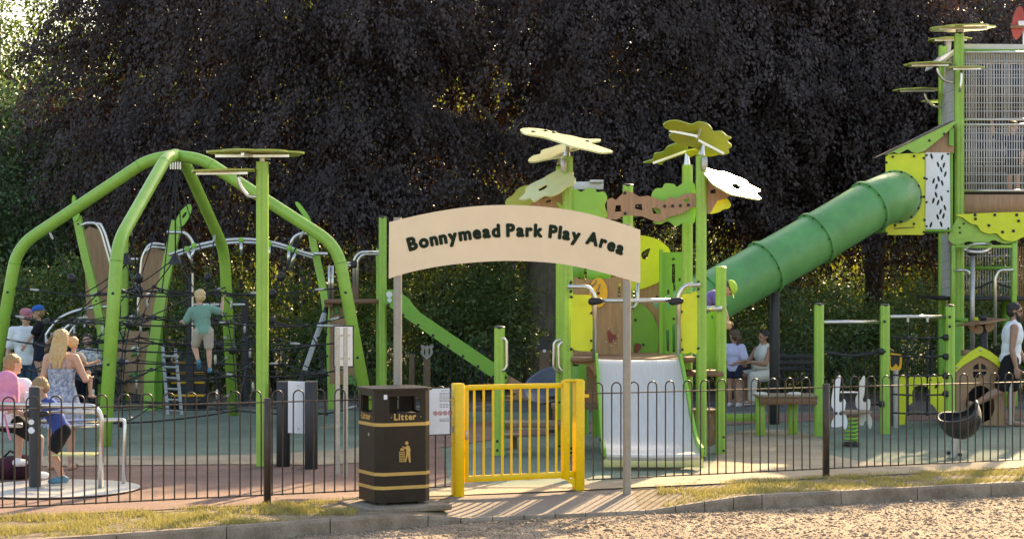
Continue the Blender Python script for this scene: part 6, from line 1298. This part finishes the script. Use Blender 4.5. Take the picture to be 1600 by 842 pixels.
person('bearded man in sunglasses, white tank top and black shorts striding barefoot', at(1578, 28.4, 0), R(80), 1.84, dict(tu=(0, -.1, 1), hd=(-.05, -1, 0), la=((.12, -.25, -1), (.05, -.5, -.9)), ra=((-.15, .12, -1), (-.05, -.2, -1)), ll=((.03, -.1, -1), (.0, .04, -1)), rl=((-.04, .32, -.95), (-.02, .86, -.5)), rlf=(0, -.45, -1), fat=1.05),
       skin=K_tat, hair=('dark', 'beard'), wear=[('tank', W_white, 0, .03), ('pants', W_black, .95), ('sunglasses', W_black)])
person('woman in a sleeveless cream outfit sitting on the black bench', at(1196, 33.5, 0), R(-62), 1.64, dict(pz=.53, tu=(0, -.05, 1), hd=(-.1, -1, .05), la=((.12, -.5, -.8), (-.5, -.85, .1)), ra=((-.2, -.55, -.75), (.3, -.9, -.1)), ll=((.15, -1, -.05), (.02, -.05, -1)), rl=((-.12, -1, -.05), (-.02, -.1, -1)), fat=1.22), female=True, skin=K_tan,
       hair=('dark', 'bun'), wear=[('tank', W_cream, 0, .02), ('pants', W_cream, 1.95), ('sandals', W_sole)])
bag3 = thing('handbag', 'small cream handbag on the lap of the seated woman', 'bag', at(1187, 33.3, .7)); q = V(at(1187, 33.3, .66)); part('bag_body', MB().box(q + V((0, -.0, .05)), (.3, .14, .14), bev=.03), W_cream, bag3); part('bag_flap', MB().box(q + V((0, -.075, .08)), (.29, .01, .08), bev=.003), W_cream, bag3)
person('girl in a pale lilac T-shirt and dark shorts standing left of the seated woman', at(1147, 33.0), R(150), 1.32, dict(hd=(.9, -.4, 0), la=((.3, .1, -1), (-.5, -.5, -.6)), ra=((-.35, .15, -.9), (.75, .4, -.3)), ll=((.02, 0, -1), (0, .02, -1)), rl=((-.02, -.03, -1), (0, .04, -1))), child=.5, female=False, skin=K_tan,
       hair=('brown', 'pony'), wear=[('shirt', W_lilac, .9, .07), ('pants', W_navy, .55), ('shoes', W_sole)])
person('seated person hidden behind the girl in lilac, bare legs showing', at(1138, 33.6), R(30), 1.55, dict(pz=.5, tu=(-.3, .05, 1), la=((.2, -.5, -.8), (-.1, -.9, -.1)), ra=((-.2, -.4, -.8), (.2, -.9, -.1)), ll=((.1, -1, .02), (0, .05, -1)), rl=((-.1, -1, .02), (.02, 0, -1))), skin=K_tan,
       hair=('dark', 'short'), wear=[('shirt', W_navy, .8, .03), ('pants', W_black, .75), ('sandals', W_sole)])
person('child in a lime cap and purple top bending over behind the play unit', at(1091, 24.75, 1.19), R(78), 1.16, dict(tu=(0, -.75, .75), hd=(0, -.5, -1), hu=(0, -1, .35), la=((.1, -.6, -1), (0, -.3, -1)), ra=((-.1, -.6, -1), (0, -.3, -1))), child=.8,
       hair=('brown', 'short'), wear=[('shirt', W_purple, .9, .05), ('pants', W_navy, 1.9), ('shoes', W_shoe), ('cap', W_limecap)])
person('child with one arm raised standing inside the mesh tower', at(1583, 31.9, zat(298, 31.1)-.02), R(-25), 1.2, dict(hd=(-.3, -1, 0), ra=((-.75, -.25, .3), (-.1, -.3, 1)), la=((.2, -.2, -1), (.0, -.5, -.8))), child=.7,
       hair=('brown', 'short'), wear=[('shirt', W_navy, .9, .05), ('pants', W_black, .9), ('shoes', W_shoe)])
person('person in a dark top on the bench behind the woman in the blue dress', at(114, 32.5, 0), R(15), 1.6, dict(pz=.52, tu=(0, .02, 1), la=((.2, -.4, -.8), (-.3, -.9, 0)), ra=((-.2, -.4, -.8), (.3, -.9, 0)), ll=((.1, -1, 0), (0, -.1, -1)), rl=((-.1, -1, 0), (0, -.1, -1))),
       hair=('brown', 'short'), wear=[('shirt', W_black, .8, .03), ('pants', W_navy, 1.9), ('shoes', W_black)])
person('person in a black and white spotted top on the far left bench', at(136, 32.4, 0), R(5), 1.6, dict(pz=.52, tu=(0, .02, 1), la=((.2, -.4, -.8), (-.3, -.9, 0)), ra=((-.2, -.4, -.8), (.3, -.9, 0)), ll=((.1, -1, 0), (0, -.1, -1)), rl=((-.1, -1, 0), (0, -.1, -1))), female=True,
       hair=('dark', 'short'), wear=[('shirt', cloth('spotted_cotton', (.02, .02, .02), col2=(.7, .7, .68), scale=22), .8, .03), ('pants', W_black, 1.9), ('shoes', W_black)])
